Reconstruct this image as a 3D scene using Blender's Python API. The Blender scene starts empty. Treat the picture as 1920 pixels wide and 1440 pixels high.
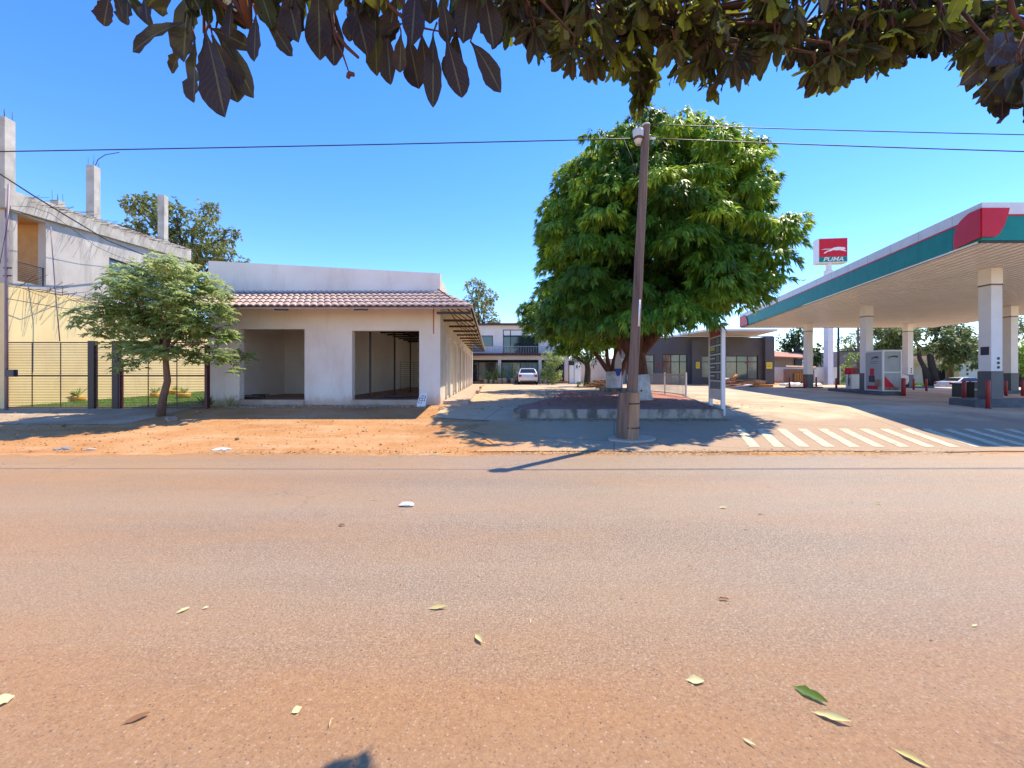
import bpy, math, random
import numpy as np
from mathutils import Vector, Matrix
R = math.radians
rng = np.random.default_rng(7)
random.seed(7)
SC = bpy.context.scene
COL = SC.collection

# ------------------------------------------------------------ camera, sky, sun, exposure
EYE = 1.6
FPX = 750.0
cam_d = bpy.data.cameras.new('camera'); cam = bpy.data.objects.new('camera', cam_d); COL.objects.link(cam)
cam.location = (0, 0, EYE); cam.rotation_euler = (R(90), 0, 0)
cam_d.sensor_width = 36; cam_d.lens = 36 * FPX / 1920; cam_d.shift_y = -20 / 1920
cam_d.clip_start = 0.05; cam_d.clip_end = 3000
SC.camera = cam
SUN_EL, SUN_AZ = 60.0, 50.0           # azimuth from +Y towards +X
w = bpy.data.worlds.new("World"); SC.world = w; w.use_nodes = True
nt = w.node_tree; nt.nodes.clear()
sky = nt.nodes.new('ShaderNodeTexSky'); sky.sky_type = 'NISHITA'; sky.sun_disc = False
sky.sun_elevation = R(SUN_EL); sky.sun_rotation = R(SUN_AZ)
sky.air_density = 1.0; sky.dust_density = 0.0; sky.ozone_density = 4.5; sky.altitude = 0
bg = nt.nodes.new('ShaderNodeBackground'); bg.inputs[1].default_value = 0.15
wo = nt.nodes.new('ShaderNodeOutputWorld')
hs_ = nt.nodes.new('ShaderNodeHueSaturation'); hs_.inputs['Saturation'].default_value = 1.26; hs_.inputs['Hue'].default_value = .512
nt.links.new(sky.outputs[0], hs_.inputs['Color']); nt.links.new(hs_.outputs[0], bg.inputs[0]); nt.links.new(bg.outputs[0], wo.inputs[0])
sd = bpy.data.lights.new('sun', 'SUN'); sd.energy = 3.2; sd.angle = R(0.5); sd.color = (1.0, 0.87, 0.64)
sun = bpy.data.objects.new('sun', sd); COL.objects.link(sun)
sv = Vector((math.sin(R(SUN_AZ)) * math.cos(R(SUN_EL)), math.cos(R(SUN_AZ)) * math.cos(R(SUN_EL)), math.sin(R(SUN_EL))))
sun.rotation_euler = sv.to_track_quat('Z', 'Y').to_euler(); sun.location = (20, 20, 60)
SC.view_settings.view_transform = 'Standard'; SC.view_settings.look = 'None'
SC.view_settings.exposure = 1.2; SC.view_settings.gamma = 1.0; SC.view_settings.use_curve_mapping = False
SC.render.engine = 'CYCLES'
SC.cycles.max_bounces = 8; SC.cycles.diffuse_bounces = 6; SC.cycles.transparent_max_bounces = 6
try:
    SC.cycles.use_denoising = True
except Exception: pass

# ------------------------------------------------------------ helpers
def P(px, py, d):
    """point seen at photo pixel (px,py) at distance d along +Y"""
    return Vector(((px - 960) / FPX * d, d, EYE + (700 - py) / FPX * d))
def X(px, d): return (px - 960) / FPX * d
def Z(py, d): return EYE + (700 - py) / FPX * d
GY = [-60, 7.9, 8.6, 10.0, 11.8, 13.5, 35, 50, 3000]
GZ = [0, 0, .03, .12, .30, .47, .58, .60, .60]
def sst(t):
    t = np.clip(t, 0, 1); return t * t * (3 - 2 * t)
def G(x, y):
    g = np.interp(y, GY, GZ)
    g = g - (.8 * sst((np.asarray(y) - 29) / 12.) - .5 * sst((np.asarray(y) - 44.2) / 2.5)) * sst((np.asarray(x) - 28) / 9.)
    return g
def Gf(x, y): return float(G(x, y))

def nodes_mat(name):
    m = bpy.data.materials.new(name); m.use_nodes = True
    nt = m.node_tree; b = nt.nodes['Principled BSDF']
    return m, nt, b
def N(nt, t, **k):
    n = nt.nodes.new(t)
    for a, v in k.items(): setattr(n, a, v)
    return n
def coords(nt, scale=(1, 1, 1)):
    g = N(nt, 'ShaderNodeNewGeometry'); mp = N(nt, 'ShaderNodeMapping')
    mp.inputs['Scale'].default_value = scale
    nt.links.new(g.outputs['Position'], mp.inputs[0]); return mp.outputs[0]
def noise(nt, vec, scale, detail=4, rough=.55):
    n = N(nt, 'ShaderNodeTexNoise'); n.inputs['Scale'].default_value = scale
    n.inputs['Detail'].default_value = detail; n.inputs['Roughness'].default_value = rough
    nt.links.new(vec, n.inputs['Vector']); return n.outputs['Fac']
def ramp(nt, fac, stops):
    r = N(nt, 'ShaderNodeValToRGB'); e = r.color_ramp.elements
    while len(e) < len(stops): e.new(.5)
    for i, (p, c) in enumerate(stops):
        e[i].position = p; e[i].color = (*c, 1) if len(c) == 3 else c
    nt.links.new(fac, r.inputs[0]); return r.outputs[0]
def mix(nt, fac, a, b, mode='MIX'):
    n = N(nt, 'ShaderNodeMixRGB'); n.blend_type = mode
    for i, v in ((0, fac), (1, a), (2, b)):
        if isinstance(v, (int, float)): n.inputs[i].default_value = v
        elif isinstance(v, tuple): n.inputs[i].default_value = (*v, 1)
        else: nt.links.new(v, n.inputs[i])
    return n.outputs[0]
def bump(nt, b, h, strength=.3, dist=.02):
    n = N(nt, 'ShaderNodeBump'); n.inputs['Strength'].default_value = strength; n.inputs['Distance'].default_value = dist
    nt.links.new(h, n.inputs['Height']); nt.links.new(n.outputs[0], b.inputs['Normal'])
def mat(name, c, rough=.6, var=.12, scale=3., bmp=.15, bscale=40, metal=0., stretch=(1, 1, 1), c2=None, spec=.5, dirt=None, coat=0, thr=(.35, .7), splash=None, seam=0):
    m, nt, b = nodes_mat(name)
    v = coords(nt, stretch)
    if c2 is None: c2 = tuple(max(0, x * (1 - var * 2)) for x in c)
    f = noise(nt, v, scale, 5)
    col = ramp(nt, f, [(thr[0], c2), (thr[1], c)])
    if dirt:
        f2 = noise(nt, coords(nt, (1, 1, .25)), 2.2, 6, .65)
        g = ramp(nt, f2, [(.5, (0, 0, 0)), (.72, (1, 1, 1))])
        mm = N(nt, 'ShaderNodeMath', operation='MULTIPLY'); mm.inputs[1].default_value = dirt[1]
        nt.links.new(g, mm.inputs[0]); col = mix(nt, mm.outputs[0], col, dirt[0])
    if seam:
        sy_ = N(nt, 'ShaderNodeSeparateXYZ'); nt.links.new(coords(nt), sy_.inputs[0])
        q1 = N(nt, 'ShaderNodeMath', operation='DIVIDE'); nt.links.new(sy_.outputs['Y'], q1.inputs[0]); q1.inputs[1].default_value = seam
        q2 = N(nt, 'ShaderNodeMath', operation='FRACT'); nt.links.new(q1.outputs[0], q2.inputs[0])
        q3 = N(nt, 'ShaderNodeMath', operation='LESS_THAN'); nt.links.new(q2.outputs[0], q3.inputs[0]); q3.inputs[1].default_value = .012
        col = mix(nt, q3.outputs[0], col, tuple(x * .45 for x in c))
    if splash:
        sz_ = N(nt, 'ShaderNodeSeparateXYZ'); nt.links.new(coords(nt), sz_.inputs[0])
        ad = N(nt, 'ShaderNodeMath', operation='MULTIPLY_ADD'); nt.links.new(noise(nt, coords(nt, (1, 1, .35)), 5, 7, .75), ad.inputs[0]); ad.inputs[1].default_value = -.75; nt.links.new(sz_.outputs['Z'], ad.inputs[2])
        mr_ = N(nt, 'ShaderNodeMapRange'); mr_.interpolation_type = 'SMOOTHSTEP'; mr_.inputs[1].default_value = splash[1] + .12; mr_.inputs[2].default_value = splash[1] - .25
        nt.links.new(ad.outputs[0], mr_.inputs[0]); m2_ = N(nt, 'ShaderNodeMath', operation='MULTIPLY'); m2_.inputs[1].default_value = .6; nt.links.new(mr_.outputs[0], m2_.inputs[0]); col = mix(nt, m2_.outputs[0], col, splash[0])
    nt.links.new(col, b.inputs['Base Color'])
    b.inputs['Roughness'].default_value = rough; b.inputs['Metallic'].default_value = metal
    b.inputs['Specular IOR Level'].default_value = spec; b.inputs['Coat Weight'].default_value = coat
    if bmp: bump(nt, b, noise(nt, v, bscale, 4), bmp, .01)
    return m
def leafmat(name, dark, light, young, trans=.3, rough=.45, spec=.5, back=None, veins=False):
    m, nt, b = nodes_mat(name)
    at = N(nt, 'ShaderNodeAttribute'); at.attribute_name = 'tint'
    col = ramp(nt, at.outputs['Fac'], [(0, dark), (.55, light), (1, young)])
    if back:
        g = N(nt, 'ShaderNodeNewGeometry'); colb = mix(nt, g.outputs['Backfacing'], col, mix(nt, .75, col, back))
    else: colb = col
    if veins:
        al = N(nt, 'ShaderNodeAttribute'); al.attribute_name = 'along'; ac_ = N(nt, 'ShaderNodeAttribute'); ac_.attribute_name = 'across'
        ab = N(nt, 'ShaderNodeMath', operation='ABSOLUTE'); nt.links.new(ac_.outputs['Fac'], ab.inputs[0])
        rib = ramp(nt, ab.outputs[0], [(.03, (1, 1, 1)), (.10, (0, 0, 0))])
        ph = N(nt, 'ShaderNodeMath', operation='MULTIPLY_ADD'); nt.links.new(ab.outputs[0], ph.inputs[0]); ph.inputs[1].default_value = -.22; nt.links.new(al.outputs['Fac'], ph.inputs[2])
        sn = N(nt, 'ShaderNodeMath', operation='MULTIPLY'); nt.links.new(ph.outputs[0], sn.inputs[0]); sn.inputs[1].default_value = 75.
        s2 = N(nt, 'ShaderNodeMath', operation='SINE'); nt.links.new(sn.outputs[0], s2.inputs[0])
        vn = ramp(nt, s2.outputs[0], [(.78, (0, 0, 0)), (1., (.22, .22, .22))])
        blot = ramp(nt, noise(nt, coords(nt), 28, 4), [(.52, (0, 0, 0)), (.72, (.6, .6, .6))])
        colb = mix(nt, blot, colb, (.09, .05, .03))
        colb = mix(nt, mix(nt, 1., vn, rib, 'ADD'), colb, (.20, .19, .09))
        bump(nt, b, vn, .5, .004)
    nt.links.new(colb, b.inputs['Base Color']); b.inputs['Roughness'].default_value = rough
    b.inputs['Specular IOR Level'].default_value = spec
    tr = N(nt, 'ShaderNodeBsdfTranslucent'); nt.links.new(mix(nt, at.outputs['Fac'] if veins else .5, col, young), tr.inputs[0])
    ms = N(nt, 'ShaderNodeMixShader'); ms.inputs[0].default_value = trans
    nt.links.new(b.outputs[0], ms.inputs[1]); nt.links.new(tr.outputs[0], ms.inputs[2])
    nt.links.new(ms.outputs[0], nt.nodes['Material Output'].inputs[0])
    return m

ORG = {}
def tag(o, label=None, cat=None, group=None, kind=None):
    if label: o['label'] = label
    if cat: o['category'] = cat
    if group: o['group'] = group
    if kind: o['kind'] = kind
    return o
def thing(name, loc, label, cat, group=None):
    o = bpy.data.objects.new(name, None); COL.objects.link(o); o.location = loc
    o.empty_display_size = .2; ORG[o.name] = Vector(loc)
    return tag(o, label, cat, group)
def put(name, me, m, parent=None, loc=None):
    o = bpy.data.objects.new(name, me); COL.objects.link(o)
    if m is not None: me.materials.append(m)
    if parent is not None:
        off = ORG[parent.name]; o.parent = parent; ORG[o.name] = off
    else:
        off = Vector(loc) if loc is not None else Vector((0, 0, 0)); o.location = off; ORG[o.name] = off
    if off.length > 0: me.transform(Matrix.Translation(-off))
    return o
class MB:
    def __init__(s): s.v = []; s.f = []; s.sm = []
    def add(s, vs, fs, smooth=False):
        b = len(s.v); s.v += [tuple(v) for v in vs]; s.f += [tuple(b + i for i in f) for f in fs]; s.sm += [smooth] * len(fs); return s
    def hexa(s, p):  # 8 points: bottom 4 ccw, top 4
        return s.add(p, [(0, 3, 2, 1), (4, 5, 6, 7), (0, 1, 5, 4), (1, 2, 6, 5), (2, 3, 7, 6), (3, 0, 4, 7)])
    def box(s, x0, x1, y0, y1, z0, z1):
        return s.hexa([(x0, y0, z0), (x1, y0, z0), (x1, y1, z0), (x0, y1, z0), (x0, y0, z1), (x1, y0, z1), (x1, y1, z1), (x0, y1, z1)])
    def obox(s, o, u, a0, a1, t0, t1, z0, z1, z0b=None, z1b=None):
        """box in a frame: u along, n = left normal of u; z may differ at the two ends"""
        n = (-u[1], u[0]); z0b = z0 if z0b is None else z0b; z1b = z1 if z1b is None else z1b
        q = lambda a, t, z: (o[0] + u[0] * a + n[0] * t, o[1] + u[1] * a + n[1] * t, z)
        return s.hexa([q(a0, t0, z0), q(a1, t0, z0b), q(a1, t1, z0b), q(a0, t1, z0), q(a0, t0, z1), q(a1, t0, z1b), q(a1, t1, z1b), q(a0, t1, z1)])
    def tube(s, pts, rad, n=8, cap=True, smooth=True):
        pts = [Vector(p) for p in pts]
        if isinstance(rad, (int, float)): rad = [rad] * len(pts)
        b = len(s.v); up = Vector((0, 0, 1)); prev = None
        for i, p in enumerate(pts):
            d = (pts[min(i + 1, len(pts) - 1)] - pts[max(i - 1, 0)]).normalized()
            if prev is None:
                a = d.cross(Vector((1, 0, 0)) if abs(d.x) < .8 else up).normalized()
            else:
                a = (prev - d * prev.dot(d)).normalized()
            prev = a; c = d.cross(a)
            for k in range(n):
                t = 2 * math.pi * k / n
                s.v.append(tuple(p + (a * math.cos(t) + c * math.sin(t)) * rad[i]))
        for i in range(len(pts) - 1):
            for k in range(n):
                k2 = (k + 1) % n
                s.f.append((b + i * n + k, b + i * n + k2, b + (i + 1) * n + k2, b + (i + 1) * n + k)); s.sm.append(smooth)
        if cap:
            s.f.append(tuple(b + k for k in range(n))[::-1]); s.sm.append(False)
            s.f.append(tuple(b + (len(pts) - 1) * n + k for k in range(n))); s.sm.append(False)
        return s
    def prism(s, poly, axis_o, ex, ey, ez, t):
        """2D polygon in plane (ex,ey) at axis_o, extruded by t along ez"""
        o = Vector(axis_o); ex, ey, ez = Vector(ex), Vector(ey), Vector(ez)
        n = len(poly); a = [o + ex * p[0] + ey * p[1] for p in poly]; c = [p + ez * t for p in a]
        fs = [tuple(range(n))[::-1], tuple(range(n, 2 * n))] + [(i, (i + 1) % n, n + (i + 1) % n, n + i) for i in range(n)]
        return s.add(a + c, fs)
    def lathe(s, o, prof, n=16, smooth=True):
        b = len(s.v); o = Vector(o)
        for r, z in prof:
            for k in range(n):
                t = 2 * math.pi * k / n; s.v.append((o.x + r * math.cos(t), o.y + r * math.sin(t), o.z + z))
        for i in range(len(prof) - 1):
            for k in range(n):
                k2 = (k + 1) % n; s.f.append((b + i * n + k, b + i * n + k2, b + (i + 1) * n + k2, b + (i + 1) * n + k)); s.sm.append(smooth)
        s.f.append(tuple(b + k for k in range(n))[::-1]); s.sm.append(False)
        s.f.append(tuple(b + (len(prof) - 1) * n + k for k in range(n))); s.sm.append(False)
        return s
    def build(s, name, m, parent=None, loc=None, bevel=0, fix=True):
        me = bpy.data.meshes.new(name); me.from_pydata(s.v, [], s.f)
        me.polygons.foreach_set('use_smooth', s.sm); me.update()
        if fix:
            import bmesh
            bm = bmesh.new(); bm.from_mesh(me); bmesh.ops.recalc_face_normals(bm, faces=bm.faces)
            bm.to_mesh(me); bm.free()
        o = put(name, me, m, parent, loc)
        if bevel:
            md = o.modifiers.new('bevel', 'BEVEL'); md.width = bevel; md.segments = 2; md.limit_method = 'ANGLE'
        return o
def wall(mb, o, u, a0, a1, t0, t1, z0, z1, holes=()):
    """wall strip with rectangular holes (s0,s1,za,zb); z1 may be a function of s"""
    zf = z1 if callable(z1) else (lambda s: z1)
    cuts = [a0]
    for h in sorted(holes):
        if h[0] > cuts[-1]: mb.obox(o, u, cuts[-1], h[0], t0, t1, z0, zf(cuts[-1]), None, zf(h[0]))
        if h[2] > z0: mb.obox(o, u, h[0], h[1], t0, t1, z0, h[2])
        mb.obox(o, u, h[0], h[1], t0, t1, h[3], zf(h[0]), None, zf(h[1]))
        cuts.append(h[1])
    if cuts[-1] < a1: mb.obox(o, u, cuts[-1], a1, t0, t1, z0, zf(cuts[-1]), None, zf(a1))
    return mb
def textmesh(s, size, shear=0, ext=.004, bold=0):
    c = bpy.data.curves.new('lettering', 'FONT'); c.body = s; c.size = size; c.shear = shear; c.extrude = ext; c.offset = bold
    c.align_x = 'CENTER'; c.align_y = 'CENTER'; c.resolution_u = 3
    o = bpy.data.objects.new('lettering', c); COL.objects.link(o)
    bpy.context.view_layer.update()
    me = bpy.data.meshes.new_from_object(o.evaluated_get(bpy.context.evaluated_depsgraph_get()))
    bpy.data.objects.remove(o); bpy.data.curves.remove(c)
    return me
def text(name, s, size, m, parent, pos, ex, ez, shear=0, bold=0, ext=.004, sx=1.):
    """text standing in the plane (ex, ez) at pos"""
    me = textmesh(s, size, shear, ext, bold); ex = Vector(ex).normalized(); ez = Vector(ez).normalized(); n = ex.cross(ez)
    M = Matrix((( ex.x * sx, ez.x, n.x, pos[0]), (ex.y * sx, ez.y, n.y, pos[1]), (ex.z * sx, ez.z, n.z, pos[2]), (0, 0, 0, 1)))
    me.transform(M); me.materials.clear()
    return put(name, me, m, parent)

# leaves: N leaves as strips with stations along the midrib
OBOVF = [(0, .09), (.05, .10), (.12, .17), (.2, .30), (.3, .48), (.4, .66), (.5, .82), (.6, .94), (.7, 1.), (.78, .98), (.86, .84), (.93, .56), (.975, .26), (1, .03)]
LANCE = [(0, .04), (.3, .85), (.65, .8), (1, .02)]
OBOV = [(0, .10), (.12, .16), (.35, .55), (.6, .92), (.8, 1.0), (.93, .62), (1, .06)]
OVAL = [(0, .05), (.35, 1.), (.75, .7), (1, .03)]
def leaf_mesh(name, o, d, side, L, W, tint, droop, prof=LANCE, fold=0., down=(0, 0, -1), wav=0.):
    n = len(o); S = len(prof); t = np.array([p[0] for p in prof]); wd = np.array([p[1] for p in prof])
    L = np.broadcast_to(L, n); W = np.broadcast_to(W, n); droop = np.broadcast_to(droop, n)
    side = side - d * (side * d).sum(1, keepdims=True); side /= np.linalg.norm(side, axis=1, keepdims=True) + 1e-9
    nor = np.cross(d, side)
    mid = o[:, None] + d[:, None] * (L[:, None] * t)[..., None] + np.array(down)[None, None] * (L[:, None] * droop[:, None] * t ** 2)[..., None]
    hw = (W[:, None] * .5 * wd)[..., None]
    if wav: hw = hw * (1 + wav * rng.normal(size=hw.shape))
    k = 3 if fold else 2
    lift = nor[:, None] * hw * fold
    lft = mid - side[:, None] * hw + lift; rgt = mid + side[:, None] * hw + lift
    if wav:
        ripple = nor[:, None] * hw * (.16 * rng.normal(size=hw.shape)); lft = lft + ripple; rgt = rgt + nor[:, None] * hw * (.16 * rng.normal(size=hw.shape))
    V = np.stack([lft, mid, rgt] if k == 3 else [lft, rgt], 2).reshape(-1, 3)
    base = (np.arange(n) * S * k)[:, None, None]; st = (np.arange(S - 1) * k)[None, :, None]; q = np.arange(k - 1)[None, None, :]
    a = base + st + q
    F = np.stack([a, a + 1, a + k + 1, a + k], -1).reshape(-1, 4)
    me = bpy.data.meshes.new(name)
    me.vertices.add(len(V)); me.vertices.foreach_set('co', V.astype(np.float32).ravel())
    me.loops.add(F.size); me.loops.foreach_set('vertex_index', F.astype(np.int32).ravel())
    me.polygons.add(len(F)); me.polygons.foreach_set('loop_start', np.arange(0, F.size, 4, dtype=np.int32))
    me.polygons.foreach_set('use_smooth', np.ones(len(F), bool))
    me.update(calc_edges=True)
    at = me.attributes.new('tint', 'FLOAT', 'POINT'); at.data.foreach_set('value', np.repeat(np.clip(tint, 0, 1), S * k).astype(np.float32))
    if wav:
        a1 = me.attributes.new('along', 'FLOAT', 'POINT'); a1.data.foreach_set('value', np.tile(np.repeat(t, k), n).astype(np.float32))
        a2 = me.attributes.new('across', 'FLOAT', 'POINT'); a2.data.foreach_set('value', np.tile(np.array([-1, 0, 1] if k == 3 else [-1, 1], float), n * S).astype(np.float32))
    return me
def unit(n):
    v = rng.normal(size=(n, 3)); return v / np.linalg.norm(v, axis=1, keepdims=True)
def nrm(v): return v / (np.linalg.norm(v, axis=1, keepdims=True) + 1e-9)
def foliage(name, blobs, m, parent, dens=9, k=7, L=.2, W=.06, droop=.35, spread=.8, upb=.3, prof=LANCE, shell=.45, cut=None, tb=0., fold=0., ros=False):
    O, D, T, NR = [], [], [], []
    for b in blobs:
        c, r = np.array(b[0], float), np.array(b[1], float); tt = b[2] if len(b) > 2 else .35
        rr = r.mean(); n = max(4, int(dens * 4 * math.pi * rr * rr))
        u = unit(n)
        if ros: u[:, 2] = np.where(u[:, 2] < -.35, -u[:, 2], u[:, 2])
        rad = 1 - shell * rng.random(n) ** 1.6
        # lumpy outline
        rad *= 1 + .13 * np.sin(u[:, 0] * 5 + c[0]) * np.cos(u[:, 1] * 4 + c[2] * 3) + .08 * rng.normal(size=n)
        p = c + u * r * rad[:, None]
        if cut is not None:
            kk = cut(p); p, u = p[kk], u[kk]; n = len(p)
        axis = nrm(u + np.array([0, 0, upb]))
        p = np.repeat(p, k, 0); axis = np.repeat(axis, k, 0)
        if ros:
            ph = np.tile(np.arange(k) * 2.4, n) + np.repeat(rng.random(n) * 6.28, k)
            d = nrm(np.stack([np.cos(ph), np.sin(ph), rng.uniform(-.2, .75, n * k)], 1) * spread + axis * .5)
        else: d = nrm(axis * .55 + unit(n * k) * spread)
        if ros == 'shingle':
            uu = np.repeat(u, k, 0); hz = uu * [1, 1, 0]
            d = nrm(hz * .75 + np.array([0, 0, -.30]) + unit(n * k) * spread * .55)
            NR.append(uu)
        O.append(p + d * L * .1); D.append(d)
        T.append(np.clip(tt + np.repeat(.12 * rng.normal(size=n), k) + .1 * rng.normal(size=n * k), 0, 1))
    O = np.concatenate(O); D = np.concatenate(D); T = np.concatenate(T); n = len(O)
    side = np.cross(D, np.array([0, 0, 1.])) + .5 * unit(n)
    if NR: side = np.cross(D, np.concatenate(NR) + [0, 0, .4]) + .35 * unit(n)
    me = leaf_mesh(name, O, D, side, L * (.7 + .5 * rng.random(n)), W * (.8 + .4 * rng.random(n)), T, droop * (.5 + rng.random(n)), prof, fold)
    return put(name, me, m, parent)
def limb(mb, a, b, r0, r1, bend=.15, n=5, sides=8):
    a, b = Vector(a), Vector(b); L = (b - a).length; pts = []; rad = []
    off = Vector((random.uniform(-1, 1), random.uniform(-1, 1), random.uniform(-.3, .6))) * bend * L
    for i in range(n + 1):
        t = i / n; pts.append(a.lerp(b, t) + off * (4 * t * (1 - t)) * .5); rad.append(r0 + (r1 - r0) * t)
    mb.tube(pts, rad, sides); return pts

# ------------------------------------------------------------ materials
def ground_mat():
    m, nt, b = nodes_mat('red_soil'); v = coords(nt)
    f = noise(nt, v, .7, 6, .6)
    col = ramp(nt, f, [(.3, (.40, .175, .06)), (.5, (.52, .27, .11)), (.7, (.56, .36, .19))])
    f2 = noise(nt, v, 18, 4, .7)
    rut = noise(nt, coords(nt, (.35, 2.2, 1)), 1.3, 6, .7)
    col = mix(nt, ramp(nt, rut, [(.5, (0, 0, 0)), (.68, (.6, .6, .6))]), col, (.62, .44, .27))
    col = mix(nt, ramp(nt, f2, [(.3, (0, 0, 0)), (.8, (1, 1, 1))]), mix(nt, .35, col, (.30, .14, .07)), col)
    vo = N(nt, 'ShaderNodeTexVoronoi'); vo.inputs['Scale'].default_value = 14; nt.links.new(v, vo.inputs['Vector'])
    peb = ramp(nt, vo.outputs['Distance'], [(.05, (1, 1, 1)), (.11, (0, 0, 0))])
    col = mix(nt, mix(nt, .45, (0, 0, 0), peb), col, (.60, .48, .36))
    nt.links.new(col, b.inputs['Base Color']); b.inputs['Roughness'].default_value = .95; b.inputs['Specular IOR Level'].default_value = .2
    bump(nt, b, mix(nt, .4, noise(nt, v, 9, 8, .7), noise(nt, v, 1.5, 5)), .6, .05)
    return m
def road_mat():
    m, nt, b = nodes_mat('dusty_asphalt'); v = coords(nt); g = N(nt, 'ShaderNodeSeparateXYZ'); nt.links.new(v, g.inputs[0])
    # worn asphalt under red dust; the dust lies thicker at the near verge and to the left
    asp = ramp(nt, noise(nt, v, 70, 5, .75), [(.36, (.085, .055, .035)), (.5, (.29, .205, .14)), (.64, (.56, .43, .31))])
    big = noise(nt, coords(nt, (.35, 1.1, 1)), .9, 6, .62)
    def rampv(val, a0, a1, o0, o1):
        n = N(nt, 'ShaderNodeMapRange'); n.interpolation_type = 'SMOOTHSTEP'
        n.inputs[1].default_value = a0; n.inputs[2].default_value = a1; n.inputs[3].default_value = o0; n.inputs[4].default_value = o1
        nt.links.new(val, n.inputs[0]); return n.outputs[0]
    near = rampv(g.outputs['Y'], 1.5, 3.2, 1.0, .0)
    left = rampv(g.outputs['X'], -6.5, .8, .5, .0)
    far = rampv(g.outputs['Y'], 7.2, 7.95, .0, .5)
    def add(a, c, op='ADD'):
        n = N(nt, 'ShaderNodeMath', operation=op)
        for i, q in ((0, a), (1, c)):
            if isinstance(q, (int, float)): n.inputs[i].default_value = q
            else: nt.links.new(q, n.inputs[i])
        return n.outputs[0]
    dust = add(add(add(near, left), far), rampv(big, .3, .72, -.15, .42))
    cl = N(nt, 'ShaderNodeClamp'); nt.links.new(dust, cl.inputs[0])
    dustc = ramp(nt, noise(nt, v, 45, 4, .7), [(.3, (.36, .165, .06)), (.7, (.54, .29, .12))])
    col = mix(nt, add(cl.outputs[0], .8, 'MULTIPLY'), asp, dustc)
    # wheel tracks: dust swept off along the road
    wv = N(nt, 'ShaderNodeTexWave'); wv.bands_direction = 'Y'; wv.inputs['Scale'].default_value = .16; wv.inputs['Distortion'].default_value = .8
    wv.inputs['Detail'].default_value = 3; wv.inputs['Detail Scale'].default_value = .4; nt.links.new(coords(nt, (.25, 1, 1)), wv.inputs['Vector'])
    col = mix(nt, add(wv.outputs['Fac'], .30, 'MULTIPLY'), col, (.40, .29, .19))
    # hairline cracks and a few patched strips
    vc = N(nt, 'ShaderNodeTexVoronoi'); vc.feature = 'DISTANCE_TO_EDGE'; vc.inputs['Scale'].default_value = .42
    wn = N(nt, 'ShaderNodeTexNoise'); wn.inputs['Scale'].default_value = 2.2; wn.inputs['Detail'].default_value = 6; nt.links.new(v, wn.inputs['Vector'])
    vm = N(nt, 'ShaderNodeVectorMath', operation='MULTIPLY_ADD'); nt.links.new(wn.outputs['Color'], vm.inputs[0]); vm.inputs[1].default_value = (.9, .9, .9); nt.links.new(v, vm.inputs[2]); nt.links.new(vm.outputs[0], vc.inputs['Vector'])
    ck = ramp(nt, vc.outputs['Distance'], [(.0, (1, 1, 1)), (.006, (0, 0, 0))]); gate = ramp(nt, noise(nt, v, .5, 3), [(.5, (0, 0, 0)), (.62, (.55, .55, .55))])
    col = mix(nt, mix(nt, 1., ck, gate, 'MULTIPLY'), col, (.08, .05, .035))
    stp = noise(nt, coords(nt, (.12, 1.3, 1)), 1.1, 7, .75)
    col = mix(nt, ramp(nt, stp, [(.5, (0, 0, 0)), (.7, (.2, .2, .2))]), col, (.48, .35, .24))
    col = mix(nt, ramp(nt, stp, [(.28, (.2, .2, .2)), (.46, (0, 0, 0))]), col, (.18, .12, .08))
    # small dark pits and pale stones
    vo = N(nt, 'ShaderNodeTexVoronoi'); vo.inputs['Scale'].default_value = 22; nt.links.new(v, vo.inputs['Vector'])
    pk = ramp(nt, vo.outputs['Distance'], [(.07, (1, 1, 1)), (.16, (0, 0, 0))])
    rnd = N(nt, 'ShaderNodeSeparateColor'); nt.links.new(vo.outputs['Color'], rnd.inputs[0])
    sel = add(rnd.outputs[0], .72, 'GREATER_THAN'); sel2 = add(rnd.outputs[1], .8, 'GREATER_THAN')
    col = mix(nt, mix(nt, 1., pk, mix(nt, sel, (0, 0, 0), (.85, .85, .85)), 'MULTIPLY'), col, (.09, .06, .05))
    col = mix(nt, mix(nt, 1., pk, mix(nt, sel2, (0, 0, 0), (.7, .7, .7)), 'MULTIPLY'), col, (.66, .54, .44))
    vo2 = N(nt, 'ShaderNodeTexVoronoi'); vo2.inputs['Scale'].default_value = 58; nt.links.new(v, vo2.inputs['Vector'])
    rn2 = N(nt, 'ShaderNodeSeparateColor'); nt.links.new(vo2.outputs['Color'], rn2.inputs[0])
    pk2 = ramp(nt, vo2.outputs['Distance'], [(.2, (1, 1, 1)), (.34, (0, 0, 0))])
    col = mix(nt, mix(nt, 1., pk2, mix(nt, add(rn2.outputs[0], .62, 'GREATER_THAN'), (0, 0, 0), (.55, .55, .55)), 'MULTIPLY'), col, (.10, .065, .045))
    col = mix(nt, mix(nt, 1., pk2, mix(nt, add(rn2.outputs[1], .72, 'GREATER_THAN'), (0, 0, 0), (.5, .5, .5)), 'MULTIPLY'), col, (.62, .49, .36))
    # old oil spots
    st = ramp(nt, noise(nt, coords(nt, (.7, 1.3, 1)), 1.7, 5, .7), [(.66, (0, 0, 0)), (.76, (.5, .5, .5))])
    col = mix(nt, st, col, (.13, .10, .09))
    nt.links.new(col, b.inputs['Base Color'])
    b.inputs['Roughness'].default_value = .46; b.inputs['Specular IOR Level'].default_value = .6
    bump(nt, b, noise(nt, v, 85, 6, .8), .85, .012)
    return m
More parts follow.
